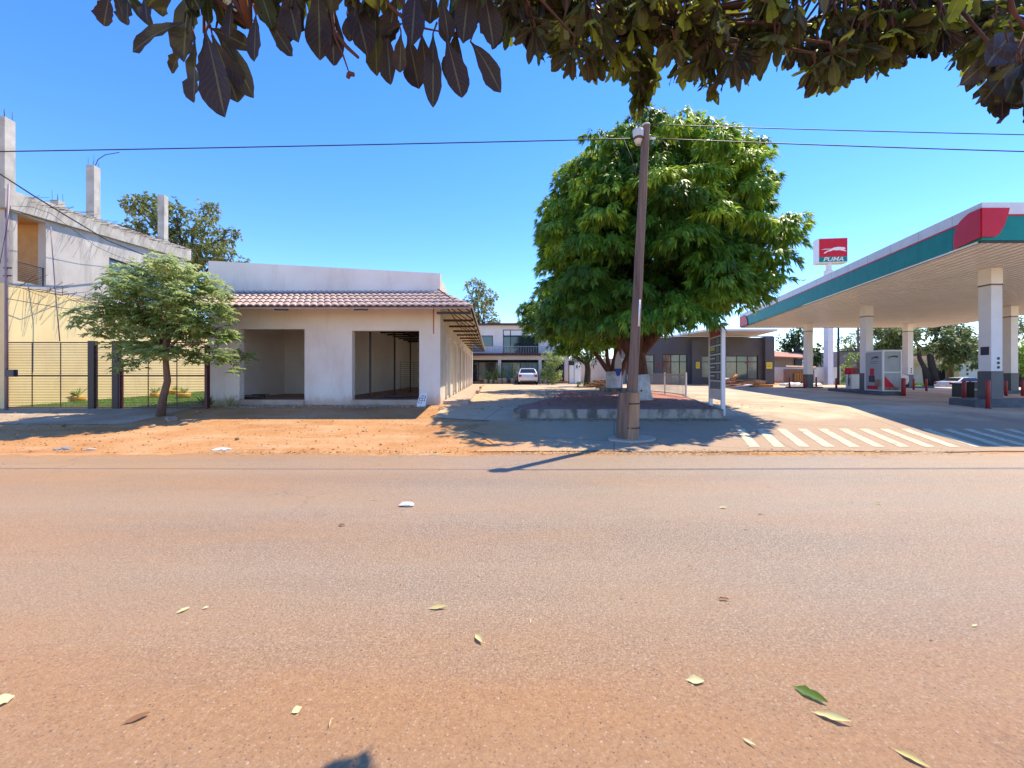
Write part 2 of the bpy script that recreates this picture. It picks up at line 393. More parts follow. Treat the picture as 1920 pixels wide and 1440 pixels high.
def forecourt_mat():
    m, nt, b = nodes_mat('stained_concrete'); v = coords(nt); g = N(nt, 'ShaderNodeSeparateXYZ'); nt.links.new(v, g.inputs[0])
    f = noise(nt, v, .6, 7, .65)
    col = ramp(nt, f, [(.3, (.34, .24, .15)), (.5, (.52, .39, .25)), (.68, (.64, .51, .35))])
    # dark asphalt ramp in front of the raised bed
    def mr(val, a0, a1):
        n = N(nt, 'ShaderNodeMapRange'); n.interpolation_type = 'SMOOTHSTEP'; n.inputs[1].default_value = a0; n.inputs[2].default_value = a1
        nt.links.new(val, n.inputs[0]); return n.outputs[0]
    wob = N(nt, 'ShaderNodeMath', operation='MULTIPLY_ADD'); nt.links.new(noise(nt, v, .8, 4), wob.inputs[0]); wob.inputs[1].default_value = 2.2
    nt.links.new(g.outputs['Y'], wob.inputs[2])
    fy = mr(wob.outputs[0], 13.2, 12.2)
    asp = ramp(nt, noise(nt, v, 30, 5, .7), [(.3, (.31, .20, .125)), (.7, (.46, .32, .205))])
    col = mix(nt, fy, col, asp)
    fx = mr(g.outputs['X'], 4.5, -2.5)
    col = mix(nt, fx, col, mix(nt, noise(nt, v, 2, 4), (.50, .33, .18), (.60, .46, .30)))
    so_ = N(nt, 'ShaderNodeMath', operation='MULTIPLY'); nt.links.new(mr(wob.outputs[0], 13.0, 11.5), so_.inputs[0]); nt.links.new(mr(g.outputs['X'], 1.6, -.6), so_.inputs[1])
    col = mix(nt, so_.outputs[0], col, (.50, .26, .11))
    # joints between slabs
    br = N(nt, 'ShaderNodeTexBrick'); br.offset = 0; br.inputs['Scale'].default_value = 1; br.inputs['Brick Width'].default_value = 3.6; br.inputs['Row Height'].default_value = 3.1
    br.inputs['Mortar Size'].default_value = .018; br.inputs['Color1'].default_value = (0, 0, 0, 1); br.inputs['Color2'].default_value = (0, 0, 0, 1); br.inputs['Mortar'].default_value = (1, 1, 1, 1)
    mp = N(nt, 'ShaderNodeMapping'); mp.inputs['Rotation'].default_value = (0, 0, .25); nt.links.new(v, mp.inputs[0]); nt.links.new(mp.outputs[0], br.inputs['Vector'])
    col = mix(nt, mix(nt, .6, (0, 0, 0), br.outputs['Color']), col, (.16, .12, .10))
    st = ramp(nt, noise(nt, coords(nt, (.5, 1, 1)), 1.1, 7, .75), [(.52, (0, 0, 0)), (.7, (.55, .55, .55))])
    col = mix(nt, st, col, (.22, .17, .14))
    nt.links.new(col, b.inputs['Base Color']); b.inputs['Roughness'].default_value = .8
    bump(nt, b, noise(nt, v, 30, 6, .75), .4, .01)
    return m
M = dict(
    soil=ground_mat(), road=road_mat(), forecourt=forecourt_mat(),
    driveway=mat('driveway_concrete', (.48, .38, .26), .9, c2=(.36, .25, .16), scale=1.2, bmp=.4),
    lawn=mat('lawn_soil', (.10, .16, .03), .9),
    white=mat('white_plaster', (.82, .77, .71), .75, c2=(.73, .67, .61), scale=.8, bmp=.12, bscale=25, dirt=((.50, .33, .24), .28), splash=((.50, .28, .15), .42)),
    white_in=mat('interior_plaster', (.88, .84, .78), .9, c2=(.80, .75, .68), scale=.8, bmp=.1),
    cream=mat('cream_plaster', (.78, .72, .60), .8, c2=(.68, .61, .50), scale=.9, dirt=((.5, .38, .28), .2)),
    yellow=mat('yellow_plaster', (.84, .68, .36), .85, c2=(.76, .58, .28), scale=.8, dirt=((.55, .44, .28), .35)),
    render=mat('raw_cement_render', (.56, .51, .46), .9, c2=(.44, .40, .36), scale=.9, bmp=.3, dirt=((.24, .21, .17), .5)),
    concrete=mat('raw_concrete', (.58, .54, .48), .9, c2=(.40, .36, .31), scale=2, bmp=.4, dirt=((.20, .17, .13), .55)),
    orange_in=mat('ochre_plaster', (.62, .38, .17), .85, c2=(.52, .30, .13)),
    tile=mat('clay_tile', (.60, .45, .38), .65, c2=(.46, .31, .25), scale=6, bmp=.3, bscale=20),
    steel=mat('dark_steel', (.035, .022, .022), .5, bmp=.05),
    maroon=mat('maroon_paint', (.085, .02, .03), .45, bmp=.05),
    floor_in=mat('red_floor', (.46, .25, .15), .8, c2=(.34, .18, .10)),
    slab=mat('slab_concrete', (.55, .42, .32), .9, c2=(.42, .30, .22), scale=2, bmp=.4, dirt=((.22, .2, .18), .4)),
    kerb=mat('mossy_kerb', (.38, .32, .26), .9, c2=(.12, .105, .09), scale=3.5, bmp=.5, stretch=(1, 1, .6), thr=(.42, .6)),
    redpave=mat('red_paving', (.46, .17, .12), .85, c2=(.34, .13, .09), scale=5, bmp=.4, bscale=16, dirt=((.42, .3, .22), .45)),
    wood=mat('weathered_wood', (.25, .165, .12), .85, c2=(.10, .065, .05), scale=9, stretch=(1, 1, .06), bmp=.7, bscale=12),
    wood2=mat('pale_split_wood', (.45, .29, .17), .85, c2=(.17, .10, .07), scale=7, stretch=(1, 1, .08), bmp=.7, bscale=12),
    bark=mat('mango_bark', (.16, .065, .035), .9, c2=(.08, .03, .02), scale=8, stretch=(1, 1, .3), bmp=.9, bscale=14),
    bark2=mat('pale_bark', (.22, .13, .085), .9, c2=(.12, .07, .05), scale=9, stretch=(1, 1, .3), bmp=.8, bscale=14),
    barkd=mat('dark_bark', (.06, .045, .04), .9, bmp=.8, bscale=10),
    lime=mat('limewash', (.74, .75, .80), .85, c2=(.55, .50, .46), scale=4, bmp=.4),
    glass=mat('dark_glass', (.02, .03, .035), .06, bmp=0, spec=.8),
    glass2=mat('tinted_glass', (.07, .12, .13), .08, bmp=0, spec=.8),
    glassg=mat('grey_glass', (.20, .22, .20), .12, bmp=0, spec=.8),
    curtain=mat('green_curtain', (.30, .36, .30), .7, c2=(.17, .22, .19), scale=7, stretch=(1, .2, .05), bmp=.1, thr=(.4, .55)),
    frame=mat('black_frame', (.015, .015, .017), .4, bmp=0),
    greywall=mat('charcoal_plaster', (.115, .11, .118), .7, c2=(.095, .09, .098), scale=.7, bmp=.1),
    metalw=mat('white_metal', (.74, .74, .76), .35, var=.03, bmp=.03, dirt=((.5, .42, .36), .12)),
    fasciaw=mat('fascia_white', (.76, .76, .78), .45, var=.05, bmp=.03, dirt=((.5, .42, .36), .25), seam=1.3),
    soffit=mat('soffit_metal', (.93, .88, .81), .3, var=.05, scale=1.2, bmp=.04, spec=.6),
    teal=mat('teal_panel', (.0, .25, .22), .5, var=.10, bmp=.02, spec=.25, coat=.03, seam=1.3),
    red=mat('red_panel', (.62, .012, .035), .45, var=.08, bmp=.02, spec=.25, coat=.03),
    redp=mat('red_bollard_paint', (.40, .03, .03), .5, var=.15, bmp=.1),
    slate=mat('slate_paint', (.075, .095, .115), .4, var=.08, bmp=.05),
    islandm=mat('island_concrete', (.12, .13, .15), .7, var=.2, bmp=.3),
    black=mat('black_plastic', (.02, .02, .022), .4, bmp=.05),
    navy=mat('navy_panel', (.025, .025, .06), .4, bmp=0),
    paint=mat('zebra_paint', (.64, .57, .38), .8, c2=(.42, .33, .22), scale=9, bmp=.4, thr=(.34, .52)),
    yel=mat('yellow_sign', (.80, .66, .05), .5, var=.03, bmp=0),
    whitep=mat('white_paint', (.80, .80, .80), .5, var=.03, bmp=0),
    grey=mat('grey_paint', (.36, .39, .42), .45, var=.05, bmp=.02),
    blue=mat('blue_fabric', (.02, .06, .35), .7, var=.1, bmp=.1),
    carw=mat('white_car_paint', (.74, .74, .76), .25, var=.02, bmp=0, coat=.6),
    cars=mat('silver_car_paint', (.60, .56, .52), .28, var=.02, bmp=0, coat=.6),
    tyre=mat('tyre_rubber', (.02, .02, .02), .8, bmp=.1),
    rim=mat('wheel_rim', (.35, .35, .36), .35, bmp=0, metal=.6),
    tail=mat('tail_light', (.45, .01, .02), .25, bmp=0),
    head=mat('head_light', (.8, .82, .85), .15, bmp=0),
    orange=mat('orange_planks', (.62, .27, .08), .8, c2=(.45, .18, .05), scale=5, bmp=.3),
    potw=mat('pale_pot', (.62, .60, .58), .7, bmp=.1),
    poty=mat('yellow_pot', (.72, .38, .03), .6, bmp=.1),
    roofred=mat('red_roof', (.55, .24, .16), .8, c2=(.42, .17, .11), scale=4, stretch=(4, 1, 1)),
    greyb=mat('grey_block', (.30, .29, .30), .9, bmp=.2),
    plastic=mat('white_bag', (.78, .80, .85), .45, var=.1, bmp=.4),
    wire=mat('black_cable', (.02, .02, .025), .6, bmp=0),
    rebar=mat('rusty_rebar', (.10, .06, .05), .8, bmp=0),
    mast=mat('purple_grey_metal', (.30, .22, .27), .5, bmp=.1),
    stone=mat('rubble_stone', (.40, .30, .24), .95, c2=(.25, .16, .12), scale=8, bmp=.6),
    log=mat('cut_logs', (.48, .31, .19), .9, c2=(.20, .11, .07), scale=6, bmp=.5),
)
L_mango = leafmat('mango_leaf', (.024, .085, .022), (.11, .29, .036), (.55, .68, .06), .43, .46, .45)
L_small = leafmat('street_tree_leaf', (.13, .23, .045), (.33, .45, .13), (.66, .70, .38), .42, .42, .6)
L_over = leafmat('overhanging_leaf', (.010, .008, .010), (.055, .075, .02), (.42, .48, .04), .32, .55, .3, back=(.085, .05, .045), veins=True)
L_far = leafmat('distant_leaf', (.09, .13, .04), (.20, .26, .09), (.40, .42, .17), .3, .6, .4)
L_dark = leafmat('dark_tree_leaf', (.02, .055, .016), (.06, .13, .03), (.22, .30, .06), .25, .5, .5)
L_bright = leafmat('bright_bush_leaf', (.07, .14, .02), (.18, .32, .04), (.40, .52, .08), .35, .5, .4)
L_grass = leafmat('grass_blade', (.07, .18, .02), (.16, .34, .04), (.36, .46, .10), .35, .6, .3)
L_dry = leafmat('dry_leaf', (.16, .07, .03), (.38, .22, .08), (.62, .50, .20), .1, .7, .3)
L_fall = leafmat('yellowed_leaf', (.25, .10, .05), (.52, .42, .14), (.72, .66, .36), .1, .6, .4)

# ------------------------------------------------------------ the ground, road, forecourt
def sheet(name, xs, ys, dz, m, edge=None, jit=0.0):
    xs = np.array(sorted(set(np.round(xs, 4)))); ys = np.array(sorted(set(list(np.round(ys, 4)) + [g for g in GY if min(ys) < g < max(ys)])))
    XX, YY = np.meshgrid(xs, ys); XX = XX.astype(float); YY = YY.astype(float)
    if edge: XX, YY = edge(XX, YY)
    ZZ = G(XX, YY) + dz + jit * rng.normal(size=XX.shape)
    V = np.stack([XX, YY, ZZ], -1).reshape(-1, 3); nx = len(xs); ny = len(ys)
    i = (np.arange(ny - 1)[:, None] * nx + np.arange(nx - 1)[None]).ravel()
    F = np.stack([i, i + 1, i + nx + 1, i + nx], 1)
    me = bpy.data.meshes.new(name); me.from_pydata(V.tolist(), [], F.tolist())
    me.polygons.foreach_set('use_smooth', [True] * len(F))
    return tag(put(name, me, m), kind='structure')
far = [-1500, -600, -250, -120, -80]
sheet('ground', far + list(np.arange(-60, 90.1, 1.)) + [100, 160, 300, 700, 1500], [-60, -30, -12, -6] + list(np.arange(-3, 45, .5)) + list(np.arange(45, 80, 4)) + [100, 160, 300, 700, 1500], 0, M['soil'])
def redge(XX, YY):
    top = YY >= YY.max() - 1e-6
    YY = YY + top * (.13 * np.sin(XX * .9) + .05 * np.sin(XX * 13.3) * np.sin(XX * 1.7) + .06 * np.sin(XX * 3.1 + 1) + .04 * np.sin(XX * 7.7)); return XX, YY
sheet('road', [-300, -100, -60] + list(np.arange(-30, 40, .25)) + [60, 100, 300], [-4] + list(np.arange(-2, 7.5, .5)) + [7.86], .012, M['road'], redge)
def fedge(XX, YY):
    lo = XX <= XX.min() + 1e-6
    tgt = np.where(YY < 11.5, -.7 + .25 * np.sin(YY * 2.3) + .12 * np.sin(YY * 6), -2.3)
    XX = np.where(lo, tgt, XX)
    bot = YY <= YY.min() + 1e-6
    YY = YY + bot * (.05 * np.sin(XX * 1.3) + .03 * np.sin(XX * 4.1)); return XX, YY
sheet('forecourt', [-2.4] + list(np.arange(1.4, 50, .6)), list(np.arange(8.1, 33.9, .4)) + [34], .016, M['forecourt'], fedge)
sheet('rear_yard', list(np.arange(-3.7, 12.1, .7)), list(np.arange(34, 39.6, .5)), .016, M['forecourt'])
sheet('driveway', list(np.arange(-19, -10.3, .5)), list(np.arange(10.9, 13.3, .3)), .01, M['driveway'])
sheet('side_street', list(np.arange(29, 120, 1.)), list(np.arange(38.5, 44.2, .5)), .012, M['driveway'])
# zebra crossing on the forecourt ramp
for k in range(-2, 17):
    mb = MB(); x0 = 6.08 + .53 * k
    ys = [8.46, 8.6, 9.2, 10.0, 10.3]
    vs = []
    for y in ys:
        t = (y - 8.46) / 1.84; a = x0 + .74 * t
        vs += [(a, y, Gf(a, y) + .022), (a + .225, y, Gf(a, y) + .022)]
    mb.add(vs, [(2 * i, 2 * i + 1, 2 * i + 3, 2 * i + 2) for i in range(len(ys) - 1)])
    o = mb.build('zebra_stripe', M['paint'], fix=False)
    tag(o, kind='structure')

# ------------------------------------------------------------ raised bed with red paving
BZ = .535
bed = thing('raised_planting_bed', (3.2, 11.65, .28), 'low raised bed paved in red behind the wooden pole, with a mossy concrete kerb', 'planter')
c = [(X(962, 11.6), 11.6), (X(1357, 11.6), 11.6), (6.9, 14.5), (8.3, 19.2), (8.3, 24.5), (3.2, 24.5), (1.6, 17), (.2, 13.2)]
mb = MB(); n = len(c)
def inset(c, t):
    cx = sum(p[0] for p in c) / len(c); cy = sum(p[1] for p in c) / len(c)
    return [(p[0] + (cx - p[0]) * t, p[1] + (cy - p[1]) * t) for p in c]
ci = inset(c, .012)
vs = [(x, y, -.1) for x, y in c] + [(x, y, BZ + .03) for x, y in c] + [(x, y, BZ + .03) for x, y in ci]
# front and right kerb stand out; at the back the bed is level with the yard
for i in range(n):
    j = (i + 1) % n
    if i in (3, 4, 5, 6): continue
    p, q = Vector((*c[i], 0)), Vector((*c[j], 0)); u = (q - p); Lk = u.length; u = u / Lk
    mb.obox((p.x, p.y), (u.x, u.y), 0, Lk, 0, .14, -.1, BZ + (.02 if i != 7 else .012))
mb.build('kerb', M['kerb'], bed, bevel=.015)
ci = inset(c, .02)
mb = MB(); rows = []
front_l, front_r = Vector((*ci[0], 0)), Vector((*ci[1], 0))
pv = [(*p, BZ + .004) for p in ci]
mb.add(pv, [tuple(range(n))])
mb.build('red_paving', M['redpave'], bed, fix=False)
# ------------------------------------------------------------ the white shop under construction
SX0, SX1, SY = -10.78, -2.55, 14.2
u_side = Vector((-.05, 1, 0)).normalized(); FZ = .66
shop = thing('shop_building', (-6.6, 14.2, .47), 'long white single storey shop with two open doorways and a strip of clay roof tiles', 'building')
o1 = (SX0, SY); u1 = (1, 0); LF = SX1 - SX0
def ptop(s): return 5.60 - .45 * s / LF
h1 = (X(449, SY) - SX0, X(571, SY) - SX0, FZ, Z(617, SY)); h2 = (X(660, SY) - SX0, X(786, SY) - SX0, FZ, Z(620, SY))
mb = MB(); wall(mb, o1, u1, 0, LF, 0, .25, -.2, ptop, [h1, h2])
mb.build('front_wall', M['white'], shop)
# side wall with door openings
os = (SX1, SY + .25); us = (u_side.x, u_side.y); LS = 23.6
doors = [(1.35 + 3.0 * k, 2.55 + 3.0 * k, FZ, 3.05) for k in range(7)]
mb = MB(); wall(mb, os, us, 0, LS, 0, .22, -.2, lambda s: 4.55 + 0 * s, doors)
mb.build('side_wall', M['cream'], shop)
for d in doors:
    mb = MB()
    mb.obox(os, us, d[0] - .12, d[0], -.06, -.003, FZ - .1, 3.22); mb.obox(os, us, d[1], d[1] + .12, -.06, -.003, FZ - .1, 3.22)
    mb.obox(os, us, d[0], d[1], -.06, -.003, 3.05, 3.22)
    mb.build('door_surround', M['white'], shop)
# parapet along the side (steps down)
mb = MB(); mb.obox(os, us, 0, 1.6, -.001, .2, 4.55, 4.97); mb.obox(os, us, 1.6, LS, .05, .2, 4.55, 4.75, None, 4.7)
mb.build('side_parapet', M['white'], shop)
# inner walls, floor, ceiling frame
mb = MB(); mb.box(SX0, SX0 + .2, SY + .25, 38, -.2, 4.5); mb.box(SX0 + .2, -7.0, 18.6, 18.8, 0, 4.5); mb.box(-7.1, -6.9, 14.45, 38, 0, 4.5) ; mb.box(-6.9, -3.8, 27.2, 27.4, 0, 4.5)
mb.build('inner_wall', M['white_in'], shop)
mb = MB(); mb.hexa([(SX0 + .2, SY + .02, .3), (SX1 - .02, SY + .02, .3), (SX1 - 1.22, 38, .3), (SX0 + .2, 38, .3), (SX0 + .2, SY + .02, FZ - .01), (SX1 - .02, SY + .02, FZ - .01), (SX1 - 1.22, 38, FZ - .01), (SX0 + .2, 38, FZ - .01)])
mb.build('floor', M['floor_in'], shop)
for h in (h1, h2):
    mb = MB(); mb.box(h[0] + SX0, h[1] + SX0, SY - .10, SY + .3, .2, FZ + .003); mb.build('doorstep', M['slab'], shop)
mb = MB(); mb.hexa([(SX0 + .2, SY + .25, 4.3), (SX1 - .2, SY + .25, 4.3), (SX1 - 1.3, 38, 3.9), (SX0 + .2, 38, 3.9), (SX0 + .2, SY + .25, 4.4), (SX1 - .2, SY + .25, 4.4), (SX1 - 1.3, 38, 4.0), (SX0 + .2, 38, 4.0)])
mb.build('roof_sheet', M['greyb'], shop)
mb = MB()
for k in range(11):
    y = 15.4 + k * 1.1; mb.box(-6.88, -2.9 - .05 * (y - 14), y, y + .06, 3.75 - .01 * k, 3.83 - .01 * k); mb.box(-6.88, -2.9 - .05 * (y - 14), y + .005, y + .055, 4.18 - .01 * k, 4.24 - .01 * k)
mb.box(-5.4, -5.32, 15.3, 27.1, 3.66, 3.74); mb.box(-4.2, -4.12, 15.3, 27.1, 3.66, 3.74)
mb.build('ceiling_frame', M['steel'], shop)
for (px, d, r) in ((694, 15.1, .03), (740, 17.6, .032), (769.5, 20.0, .028)):
    mb = MB(); x = X(px, d); mb.box(x - r, x + r, d - r, d + r, FZ, 3.70); mb.box(x - .09, x + .09, d - .09, d + .09, FZ - .005, FZ + .03)
    mb.build('steel_post', M['steel'], shop)
# tiled strip (S tiles in courses)
def tiles(poly_fn, nu, nv, courses, pitch, Lu):
    vs = []; fs = []
    for c_ in range(courses):
        b = len(vs)
        for j in range(nv + 1):
            t = (c_ + j / nv) / courses; lift = .045 * (1 - j / nv)      # butt of each course stands proud
            for i in range(nu + 1):
                s = i / nu; p = poly_fn(s, min(t, 1)); h = .045 * (abs(math.sin(math.pi * s * Lu / pitch)) ** .8) + lift * .6
                q = p + Vector((0, 0, h)); vs.append(tuple(q))
        for j in range(nv):
            for i in range(nu): a = b + j * (nu + 1) + i; fs.append((a, a + 1, a + nu + 2, a + nu + 1))
        # riser down to the course below
    return vs, fs
YE, ZE, ZT = 12.85, 3.76, 4.50
def front_fn(s, t):
    x0 = SX0 - .25; x1e, x1t = -1.27, SX1 + .02
    y = YE + (SY - .01 - YE) * t; z = ZE + (ZT - ZE) * t
    return Vector((x0 + s * ((x1e + (x1t - x1e) * t) - x0), y, z))
vs, fs = tiles(front_fn, 43 * 8, 3, 5, .22, 43 * .22)
# eave butt faces
b = len(vs)
for i in range(43 * 8 + 1):
    p = Vector(vs[i]); vs.append((p.x, p.y + .0, p.z - .035))
for i in range(43 * 8): fs.append((i, b + i, b + i + 1, i + 1))
mb = MB(); mb.add(vs, fs); mb.build('roof_tiles', M['tile'], shop, fix=False)
mb = MB(); mb.hexa([tuple(front_fn(0, 0) + Vector((0, .04, -.07))), tuple(front_fn(1, 0) + Vector((-.05, .04, -.07))), tuple(front_fn(1, 1) + Vector((-.05, 0, -.07))), tuple(front_fn(0, 1) + Vector((0, 0, -.07))),
                    tuple(front_fn(0, 0) + Vector((0, .04, -.045))), tuple(front_fn(1, 0) + Vector((-.05, .04, -.045))), tuple(front_fn(1, 1) + Vector((-.05, 0, -.045))), tuple(front_fn(0, 1) + Vector((0, 0, -.045)))])
mb.build('eave_board', M['tile'], shop)
for px in (526, 676):
    mb = MB(); x = X(px, 12.9); mb.box(x - .22, x + .22, YE + .06, YE + .12, ZE - .12, ZE - .075)
    mb.build('eave_bracket', M['steel'], shop)
# flank roof: sheet on brackets
EX = -1.27; LE = 24.8
def side_fn(s, t):
    e = Vector((EX - .05 * s * LE, YE + s * LE, ZE)); wv_ = Vector((SX1 - .05 * s * LE, SY + s * (LE - 1.3), ZT)); return e.lerp(wv_, t)
vs = []; fs = []; NU = 110
vs, fs = tiles(side_fn, NU * 3, 2, 4, .225, LE)
mb = MB(); mb.add(vs, fs)
mb.build('flank_tiles', M['tile'], shop, fix=False)
mb = MB()
a, b_, c_, d_ = side_fn(0, 0), side_fn(1, 0), side_fn(1, 1), side_fn(0, 1); dn = Vector((0, 0, -.05)); dn2 = Vector((0, 0, -.02))
mb.hexa([tuple(a + dn), tuple(b_ + dn), tuple(c_ + dn), tuple(d_ + dn), tuple(a + dn2), tuple(b_ + dn2), tuple(c_ + dn2), tuple(d_ + dn2)])
mb.build('flank_sheet', M['cream'], shop)
for k in range(13):
    s = (.25 + k * 1.9) / LE; e = side_fn(s, .06); wv_ = side_fn(s, 1)
    mb = MB(); z = ZE - .16; wx = SX1 - .05 * (e.y - SY) + .02
    mb.box(wx - .35 if False else wx, e.x, e.y - .03, e.y + .03, z - .05, z + .03)
    mb.tube([(wx + .03, e.y, ZT - .12), (e.x, e.y, z + .02)], .02, 4); mb.tube([(wx + .45, e.y, z), (wx + .03, e.y + .01, ZT - .3)], .014, 4)
    mb.build('roof_bracket', M['steel'], shop)
mb = MB(); p, q = side_fn(0, .04) + Vector((0, 0, -.1)), side_fn(1, .04) + Vector((0, 0, -.1)); mb.tube([p, q], .03, 4)
mb.build('eave_rail', M['steel'], shop)
mb = MB(); mb.box(X(813, SY) - .02, X(813, SY) + .02, SY - .004, SY - .0015, 3.0, 4.2)
mb.build('rust_streak', mat('rust_stain', (.42, .16, .08), .9), shop)
# walkway and steps beside the shop
wk = MB(); wk.obox((SX1 + .02, 14.5), us, 0, 19, -.95, -.03, -.1, .60); wk.obox((SX1 + .02, 14.5), us, 6.5, 9.2, -1.12, -.951, -.1, .70); wk.obox((SX1 + .02, 14.5), us, 12.5, 15.5, -1.1, -.951, -.1, .72)
tag(wk.build('walkway', M['slab'], None, (SX1, 14.5, .4), bevel=.02), kind='structure')

# things inside and in front of the shop
mb = MB(); x0 = X(751, 24); x1 = X(800, 24)
for k in range(13):
    z = .75 + k * .125; mb.box(x0, x1, 24.0, 24.03, z, z + .03)
mb.box(x0 - .03, x0, 23.99, 24.04, .67, 2.3); mb.box(x1, x1 + .03, 23.99, 24.04, .67, 2.3); mb.box((x0 + x1) / 2, (x0 + x1) / 2 + .03, 23.985, 23.998, .67, 2.3)
tag(mb.build('metal_grille', M['grey'], None, (x0, 24, .66)), 'grey metal window grille leaning at the back of the shop hall', 'grille')
def plank_pile(name, px, py, d, n, L, m, label, cat, seed, zb=None, hgt=.04):
    r = random.Random(seed); mb = MB(); zb = Gf(X(px, d), d) if zb is None else zb
    for i in range(n):
        a = r.uniform(-.35, .35); cx = X(px, d) + r.uniform(-.3, .3) * L; cy = d + r.uniform(-.3, .3); l = L * r.uniform(.5, 1) / 2
        ux, uy = math.cos(a), math.sin(a); z = zb + i * hgt
        mb.obox((cx, cy), (ux, uy), -l, l, -.07, .07, z + r.uniform(0, .01), z + hgt * .85, z + r.uniform(0, .03), z + hgt * .9 + r.uniform(0, .03))
    return tag(mb.build(name, m, None, (X(px, d), d, zb)), label, cat)
plank_pile('plank_pile', 478, 745, 14.9, 4, 1.1, M['barkd'], 'few dark planks lying on the floor inside the left shop doorway', 'planks', 3, FZ)
plank_pile('pallet', 740, 746, 14.9, 3, 2.0, M['barkd'], 'dark wooden boards lying across the floor of the right shop doorway', 'planks', 5, FZ)
mb = MB(); pr = [(-.14, 0), (.17, 0), (.17, .40), (.13, .47), (-.04, .47), (-.10, .42)]
bd = thing('drawing_board', (X(788, 13.55), 13.55, Gf(-3, 13.5)), 'small white board with black line drawing leaning at the foot of the shop corner', 'board')
e1 = Vector((.98, 0, .05)); e2 = Vector((.12, .22, .97)).normalized(); e3 = e1.cross(e2).normalized()
ob = Vector((X(788, 13.55), 13.55, Gf(-3, 13.5)))
mb.prism(pr, ob, e1, e2, e3, -.02); mb.build('panel', M['whitep'], bd)
mb = MB()
def stroke(mb, o, e1, e2, e3, a, b, t=.012):
    a = Vector(o) + e1 * a[0] + e2 * a[1]; b = Vector(o) + e1 * b[0] + e2 * b[1]; mb.tube([a + e3 * .003, b + e3 * .003], t, 4)
for a, b in (((-.07, .33), (.02, .39)), ((.02, .39), (.12, .36)), ((-.08, .28), (.14, .30)), ((-.06, .2), (.12, .22)), ((-.07, .33), (-.08, .13)), ((.03, .37), (.02, .12)), ((.12, .36), (.11, .17)), ((-.08, .13), (.02, .12))): stroke(mb, ob, e1, e2, e3, a, b, .007)
mb.build('line_drawing', M['black'], bd)

# ------------------------------------------------------------ left building
WU = Vector((-.1309, .9914)); WU = (WU.x, WU.y); WO = (-16.65, 13.13)   # corner; +t is to the building's inside (left)
lb = thing('unfinished_building', (WO[0] - 2, WO[1] + 4, .45), 'two storey building, yellow below and raw grey cement above, bare columns on its roof', 'building')
def rt(s): return 7.62 + .091 * s
mb = MB(); wall(mb, WO, WU, 0, 12.4, 0, .25, -.3, 4.56); mb.build('lower_wall', M['yellow'], lb)
win = (3.95, 7.2, 4.95, 6.55)
mb = MB(); wall(mb, WO, WU, .0, 8.8, 0, .25, 4.56, lambda s: rt(s) - .62, [(.38, 1.32, 4.72, 7.02), win])
mb.build('upper_wall', M['render'], lb)
mb = MB(); mb.obox(WO, WU, -.15, 8.95, -.16, .4, rt(0) - .62, rt(0), rt(8.9) - .62, rt(8.9)); mb.build('roof_beam', M['concrete'], lb)
mb = MB(); mb.obox(WO, WU, -.12, 8.9, .402, 7, rt(0) - .5, rt(0) - .04, rt(8.9) - .5, rt(8.9) - .04); mb.build('roof_slab', M['concrete'], lb)
# front facade (faces the road) and its opening
FU = (-WU[1], WU[0])   # running left from the corner
FU = (-.9914, -.1309)
mb = MB(); wall(mb, WO, FU, .0, 7, -.25, -.003, -.3, 4.56); mb.build('lower_front', M['orange_in'], lb)
mb = MB(); wall(mb, WO, FU, .0, 7, -.25, -.003, 4.563, 7.0, [(.24, 3.2, 4.72, 6.98)]); mb.build('upper_front', M['render'], lb)
mb = MB(); mb.obox(WO, FU, -.1, 7, -.4, .12, 6.98, 7.6); mb.build('front_beam', M['concrete'], lb)
# room behind the balcony opening
mb = MB(); mb.obox(WO, WU, -.0, 1.6, 2.2, 2.3, 4.6, 7.1); mb.obox(WO, WU, 1.6, 1.7, .26, 2.3, 4.6, 7.1); mb.obox(WO, WU, .0, 9, .26, 3.4, 4.5, 4.6); mb.obox(WO, WU, .0, 1.6, .26, 2.3, 7.04, 7.1)
mb.build('inner_wall', M['orange_in'], lb)
dr = MB(); dr.obox(WO, WU, .95, 1.55, 2.12, 2.195, 4.6, 6.4); dd = dr.build('balcony_door', M['slate'], lb)
mb = MB()
for k in range(9): z = 4.80 + k * .065; mb.obox(WO, WU, .38, 1.32, .08, .09, z, z + .014)
mb.obox(WO, WU, .36, .40, .07, .10, 4.72, 5.4); mb.obox(WO, WU, 1.30, 1.34, .07, .10, 4.72, 5.4); mb.obox(WO, WU, .38, 1.32, .07, .10, 5.37, 5.40)
mb.build('balcony_railing', M['steel'], lb)
fr = MB()
for a, b in ((win[0], win[0] + .05), (win[1] - .05, win[1]), (5.5, 5.56)): fr.obox(WO, WU, a, b, .10, .16, win[2], win[3])
for a, b in ((win[2], win[2] + .05), (win[3] - .05, win[3])): fr.obox(WO, WU, win[0], win[1], .10, .16, a, b)
wf = fr.build('window', M['frame'], lb); mb = MB(); mb.obox(WO, WU, win[0] + .05, win[1] - .05, .12, .14, win[2] + .05, win[3] - .05); mb.build('pane', M['glass2'], wf)
